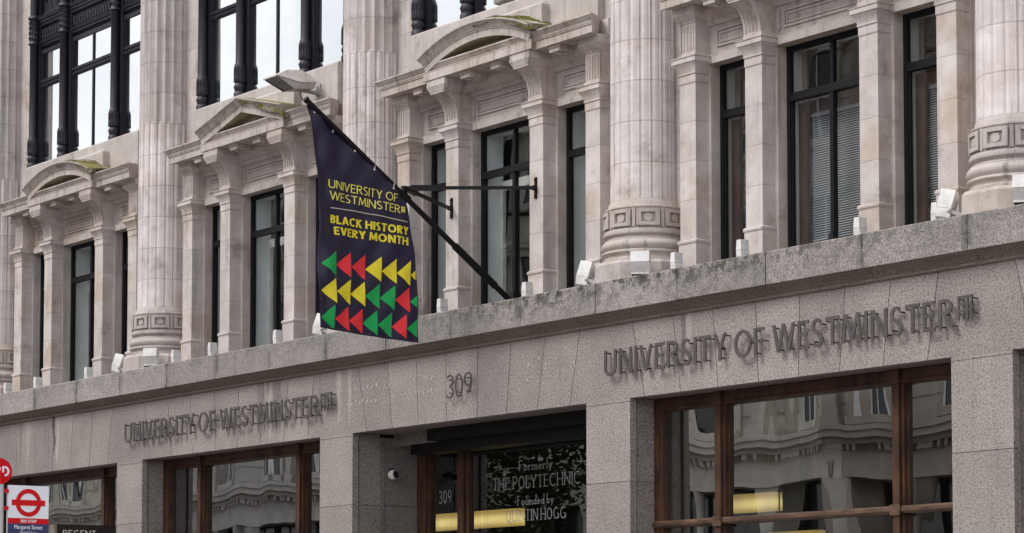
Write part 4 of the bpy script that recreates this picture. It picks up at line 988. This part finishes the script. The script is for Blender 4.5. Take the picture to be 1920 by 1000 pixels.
m = MB(); m.add([lo[0], lo[1], lo[2], lo[3]], [(0, 3, 2, 1)]); m.bar((-.145, -.705, .033), (-.117, -.445, -.088), .012, .012); m.bar((.145, -.705, .033), (.117, -.445, -.088), .012, .012)
obj('lens', m.mesh('lens', 'lampglass', ang=20), t)
m = MB(); m.tube((0, -.30, -.065), (0, 0, -.075), .024, 10); m.box(-.05, .05, -.02, .004, -.10, .05); m.tube((0, -.02, -.075), (0, -.02, .03), .016, 8)
obj('arm', m.mesh('arm', 'greycase'), t)
m = MB(); pts = [Vector((0, -.28, -.07)), Vector((.0, -.27, -.14)), Vector((.01, -.22, -.21)), Vector((.02, -.14, -.27))]
for a, b in zip(pts, pts[1:]): m.tube(a, b, .006, 6)
obj('cable', m.mesh('cable', 'black'), t)

# ------------------------------------------------------------------ security camera in the entrance recess
t = thing('security_camera', 'small white dome security camera on the granite wall inside the entrance recess', 'camera', (-26.78, .55, 3.77))
m = MB(); m.tube((0, 0, .03), (.05, 0, .03), .03, 14); m.tube((.045, 0, .03), (.075, -.005, .0), .02, 10); obj('mount', m.mesh('mount', 'black'), t)
m = MB(); n = 16; m.lathe([(.003, -.062)]+[(.062*math.cos(a), .062*math.sin(a)) for a in [R(-80+160*i/14) for i in range(15)]]+[(.003, .062)], 0, 0, n)
ball = MB(); ball.add([(v[0]+.085, v[1]-.02, v[2]-.02) for v in m.v], m.f); obj('housing', ball.mesh('housing', 'white'), t)
m2 = MB(); m2.add([(v[0]*.72+.118, v[1]*.72-.012, v[2]*.72-.018) for v in m.v], m.f); obj('lens', m2.mesh('lens', 'black'), t)

# ------------------------------------------------------------------ blinds and lit lamps inside
def blind(k, x0, x1, label, z1=6.99):
    t = thing('venetian_blind', label, 'blind', (bayx(k)+(x0+x1)/2, .935, 5.50), group='white slatted blinds')
    wd = (x1-x0)/2; m = MB(); n = int((z1-5.5)/.024)
    for i in range(n):
        z = .02+i*.024; m.add([(-wd, -.010, z-.010), (wd, -.010, z-.010), (wd, .010, z+.006), (-wd, .010, z+.006), (-wd, -.010, z-.0088), (wd, -.010, z-.0088), (wd, .010, z+.0072), (-wd, .010, z+.0072)], [(0, 1, 2, 3), (7, 6, 5, 4), (0, 4, 5, 1), (2, 6, 7, 3)])
    sl = obj('slat', m.mesh('slat', 'blind', ang=20), t); sl['kind'] = 'stuff'
    h = MB(); h.box(-wd-.01, wd+.01, -.02, .02, z1-5.5-.005, z1-5.5+.035)
    for x in (-wd*.8, wd*.8): h.tube((x, -.016, 0), (x, -.016, z1-5.5), .003, 5)
    obj('headrail', h.mesh('headrail', 'blind'), t)
blind(4, -.60, .60, 'wide white slatted blind in the middle window of the rightmost bay')
blind(4, -1.65, -1.06, 'narrow white slatted blind in the left window of the rightmost bay')
blind(4, 1.06, 1.65, 'narrow white slatted blind in the right window of the rightmost bay, beside the big column')
def lamp(x0, x1, z0, z1, y, label):
    t = thing('ceiling_lamp', label, 'lamp', ((x0+x1)/2, y, z0), group='lit yellow lamps inside the ground floor'); hw = (x1-x0)/2; h = z1-z0
    m = MB(); m.box(-hw, hw, 0, .12, 0, h)
    for i in range(1, 3): m.box(-hw+2*hw*i/3-.006, -hw+2*hw*i/3+.006, -.003, .0, .01, h-.01)
    obj('diffuser', m.mesh('diffuser', 'yellowlight'), t)
    c = MB(); c.box(-hw-.02, hw+.02, -.01, .14, h+.001, h+.03); c.tube((-hw*.7, .06, h+.03), (-hw*.7, .06, 4.56-z0), .008, 6); c.tube((hw*.7, .06, h+.03), (hw*.7, .06, 4.56-z0), .008, 6)
    obj('casing', c.mesh('casing', 'darkroom'), t)
lamp(-22.42, -21.43, 3.135, 3.335, 2.0, 'glowing yellow lamp seen through the upper pane of the right shop window')
lamp(-28.4, -26.17, 3.16, 3.37, 2.0, 'long glowing yellow lamp seen through the entrance glass behind the lettering')
lamp(-21.53, -20.75, 2.70, 2.90, 2.0, 'glowing yellow lamp just below the worn transom of the right shop window')

# ------------------------------------------------------------------ bus stop and dark street sign
t = thing('bus_stop', 'red, white and blue bus stop flag on a grey pole with red disc', 'bus stop', (-20.3425, -7.516, .13))
def brel(y, z): return (y+5.035, z-.13)
m = MB(); m.lathe([(.09, 0), (.09, .02), (.046, .04), (.046, 3.36)], 0, 0, 18); obj('pole', m.mesh('pole', 'pole'), t)
m = MB(); m.lathe([(.05, 3.25), (.05, 3.372)], 0, 0, 18)
for z in (2.62, 3.18, 3.0): m.box(-.02, .02, .045, .10, z-.02, z+.02)
obj('clamp', m.mesh('clamp', 'signred'), t)
def disc(mb, yc, zc, r, x0, x1, n=48, r2=None):
    vs = []
    for x in (x0, x1):
        for i in range(n): a = 2*math.pi*i/n; vs.append((x, yc+r*math.cos(a), zc+r*math.sin(a)))
    mb.add(vs, [tuple(range(n)), tuple(range(2*n-1, n-1, -1))]+[(i, (i+1) % n, (i+1) % n+n, i+n) for i in range(n)])
m = MB(); disc(m, 0, 3.387, .137, -.015, .015); dsc = obj('disc', m.mesh('disc', 'signred'), t)
def sign_text(text, y0, y1, z0, hh, w, x, gap=.12):
    lay, W = layout(text, w, gap); mb = MB(); i = 0
    for ch, S in lay:
        for s in S: xx = x+.0002*(i % 5); i += 1; strip_flat(mb, s, lambda p: (xx, y0+(y1-y0)*p[0]/W, z0+p[1]*hh))
    return mb
obj('lettering', sign_text('RD', -.062, .105, 3.335, .105, .2, .0155).mesh('lettering', 'signwhite'), dsc)
fy0, fy1 = .095, .565
m = MB(); m.box(-.012, .012, fy0, fy1, 2.55, 3.245); fl = obj('flag', m.mesh('flag', 'signwhite'), t)
m = MB(); m.box(.0121, .015, fy0, fy1, 2.84, 2.897); obj('red_band', m.mesh('red_band', 'signred'), fl)
m = MB(); m.box(.0121, .0148, fy0, fy1, 2.551, 2.8395); obj('blue_panel', m.mesh('blue_panel', 'signblue'), fl)
m = MB(); yc, zc = .33, 3.062; n = 64; vs = []
for r in (.148, .100):
    for i in range(n): a = 2*math.pi*i/n; vs.append((.0150, yc+r*math.cos(a), zc+r*math.sin(a)))
m.add(vs, [(i, (i+1) % n, (i+1) % n+n, i+n) for i in range(n)]); m.box(.0125, .0162, yc-.192, yc+.192, zc-.030, zc+.030)
obj('emblem', m.mesh('emblem', 'signred'), fl)
obj('band_lettering', sign_text('BUS STOP', .245, .425, 2.853, .030, .2, .0152).mesh('band_lettering', 'signwhite'), fl)
def font_mesh(text, size, width):
    c = bpy.data.curves.new('t', 'FONT'); c.body = text; c.size = size; c.align_x = 'CENTER'; c.resolution_u = 3
    o = bpy.data.objects.new('t', c); COL.objects.link(o); bpy.context.view_layer.update()
    me = bpy.data.meshes.new_from_object(o.evaluated_get(bpy.context.evaluated_depsgraph_get())); bpy.data.objects.remove(o)
    xs = [v.co.x for v in me.vertices]; W = max(xs)-min(xs); mb = MB()
    mb.add([(0, v.co.x*width/W, v.co.y) for v in me.vertices], [tuple(p.vertices) for p in me.polygons]); return mb
a = font_mesh('Margaret Street', .062, .325); b = font_mesh('Oxford Circus', .042, .19)
mb = MB(); mb.add([(.0152, v[1]+yc, v[2]+2.783) for v in a.v], a.f); mb.add([(.0152, v[1]+yc, v[2]+2.732) for v in b.v], b.f)
mb.add([(.0149, v[1]+yc+.0012, v[2]+2.783) for v in a.v], a.f)
obj('stop_name', mb.mesh('stop_name', 'signwhite'), fl)

SHR = Matrix.Translation((0, 0, .3087))@Matrix.Scale(.79, 4)      # flag size: 37 by 55 cm
for ch in t.children_recursive:
    if ch.name.split('.')[0] != 'pole': ch.data.transform(SHR)
pl_ = [c for c in t.children if c.name.split('.')[0] == 'pole'][0]
m = MB(); m.lathe([(.08, 0), (.08, .02), (.0365, .04), (.0365, 2.96)], 0, 0, 18); pl_.data = m.mesh('pole', 'pole')

t = thing('street_sign', 'tall dark brown sign slab with pale letters at the foot of the granite pier', 'sign', (-28.0, -2.94, .13))
m = MB(); m.box(-.06, .06, -.36, .40, 0, 2.965); pn = obj('panel', m.mesh('panel', 'totem'), t)
m = MB(); m.box(-.058, .058, -.395, -.3605, 0, 2.96); obj('edge_trim', m.mesh('edge_trim', 'totemedge'), t)
obj('lettering', sign_text('REGENT', -.285, .14, 2.818, .082, .12, .0605).mesh('lettering', 'cream'), pn)

# ------------------------------------------------------------------ the other side of the street (seen in the glass)
OW = MB(); OW.box(-.55, .55, -.02, .10, 0, 2.1); OWM = OW.mesh('window', 'oppglass')
OF = MB(); OF.box(-.72, -.551, -.10, .14, -.1, 2.25); OF.box(.551, .72, -.10, .14, -.1, 2.25); OF.box(-.80, .80, -.10, .24, 2.11, 2.32); OF.box(-.88, .88, -.10, .34, 2.321, 2.40); OF.box(-.75, .75, -.10, .27, -.2, -.001)
OF.add([(-.85, .05, 2.401), (.85, .05, 2.401), (0, .05, 2.75), (-.85, .30, 2.401), (.85, .30, 2.401), (0, .30, 2.75)], [(0, 1, 2), (5, 4, 3), (0, 3, 4, 1), (1, 4, 5, 2), (2, 5, 3, 0)])
OF.cur = 1; OF.box(-.04, .04, .101, .14, 0, 2.1); OF.box(-.55, -.0401, .101, .135, 1.0, 1.08); OF.box(.0401, .55, .101, .135, 1.0, 1.08); OF.box(-.55, -.48, .101, .135, 0, 2.1); OF.box(.48, .55, .101, .135, 0, 2.1)
def opposite(x0, x1, h, mat, label, fl):
    yf = -26.0; t = thing('terrace_building', label, 'building', ((x0+x1)/2, yf, .13), group='buildings across the street'); hw = (x1-x0)/2-.01
    m = MB(); GH = 6.2; n = int(2*hw/2.6); rr = random.Random(int(-x0))
    m.box(-hw, hw, -9, -.08, GH-.5, h); m.box(-hw, hw, -9, -2.2, 0, GH-.5)
    for z0, z1, d in ((GH-.55, GH-.15, .10), (GH-.15, GH+.25, .05), (GH+.25, GH+.38, .30), (GH+.38, GH+.55, .55), (GH+.55, GH+.68, .62)): m.box(-hw, hw, -.5, d, z0, z1)
    for i in range(int(2*hw/.36)): m.box(-hw+.1+i*.36, -hw+.26+i*.36, .051, .26, GH+.10, GH+.2495)
    fh = (h-GH)/(fl-1)
    for i in range(1, fl): z = GH+i*fh; m.box(-hw, hw, -.079, .14, z-.42, z-.16); m.box(-hw, hw, -.078, .5 if i == fl-1 else .26, z-.16, z-.04)
    for i in range(n+1):                          # pilasters above, columns below
        x = -hw+i*2*hw/n
        if i % 2 == 0: m.box(x-.28, x+.28, -.075, .13, GH+.68, h-.5); m.box(x-.34, x+.34, -.074, .19, h-.9, h-.43); m.box(x-.34, x+.34, -.074, .2, GH+.681, GH+1.0); m.box(x-.36, x+.36, -.6, .02, 0, GH-.55)
        else: m.lathe([(.26, 0), (.22, .2), (.19, GH-1.0), (.30, GH-.56)], x, -.12, 12)
    for k in range(int((h-GH-1)/.55)):            # rusticated courses
        m.box(-hw, hw, -.077, -.050, GH+.75+k*.55, GH+1.22+k*.55)
    obj('wall', m.mesh('wall', mat), t)
    m = MB(); m.frus((-hw, hw, -8.9, .1), h+.001, (-hw+.6, hw-.6, -7.5, -1.6), h+1.6)
    for i in range(3): xx = rr.uniform(-hw+2, hw-2); m.box(xx-.7, xx+.7, -5, -3.6, h+1, h+3.0)
    obj('roof', m.mesh('roof', 'slate'), t)
    g = MB()
    for i in range(n): g.box(-hw+i*2*hw/n+.25, -hw+(i+1)*2*hw/n-.25, -.9, -.85, .5, GH-.6)
    obj('shopfront', g.mesh('shopfront', 'oppglass'), t)
    fm = OF.mesh('frame', mat, 'white')
    for f in range(fl-1):
        for i in range(n):
            o = obj('window', OWM, t, (-hw+(i+.5)*2*hw/n, -.06, GH+f*fh+.95)); obj('frame', fm, o)
opposite(-150, -112, 16.5, 'facade2', 'grey stone terrace across the street, farthest from the camera, seen only in the glass', 4)
opposite(-112, -84, 18.9, 'facade1', 'cream terrace across the street with four storeys, seen only in the window reflections', 4)
opposite(-84, -62, 17.3, 'facade2', 'lower grey terrace across the street, seen only in the window reflections', 4)
opposite(-62, -47, 20.5, 'facade1', 'tall cream terrace across the street, seen only in the window reflections', 5)
opposite(-47, -26, 19.0, 'facade3', 'brown stone terrace across the street, nearest to the camera, seen only in the glass', 5)
# street tree mirrored in the entrance glass
t = thing('street_tree', 'leafy street tree mirrored in the entrance glass beside the lettering', 'tree', (-38.0, -9.2, .0))
m = MB(); rr = random.Random(5)
tr = [Vector((0, 0, 0)), Vector((.05, .03, 1.6)), Vector((-.05, .08, 3.0)), Vector((.1, 0, 4.3)), Vector((.05, .1, 5.6))]
for i, (a, b) in enumerate(zip(tr, tr[1:])): m.tube(a, b, .14-.025*i, 10, .115-.025*i)
tips = []
for i in range(16):
    a = tr[2].lerp(tr[4], rr.random()); d = Vector((rr.uniform(-1, 1), rr.uniform(-1, 1), rr.uniform(-.1, .9))).normalized()*rr.uniform(.7, 1.6); m.tube(a, a+d, .03, 6, .01); tips += [a+d*f for f in (.5, .75, 1)]
obj('trunk', m.mesh('trunk', 'bark'), t)
m = MB()
for tp in tips:
    for j in range(70):
        c = tp+Vector((rr.gauss(0, .26), rr.gauss(0, .26), rr.gauss(0, .24))); u = Vector((rr.uniform(-1, 1), rr.uniform(-1, 1), rr.uniform(-.6, .6))).normalized(); v = u.orthogonal().normalized(); s = rr.uniform(.05, .09)
        m.add([c-u*s, c-v*s*.6, c+u*s, c+v*s*.6], [(0, 1, 2, 3)])
obj('crown', m.mesh('crown', 'leaf'), t)
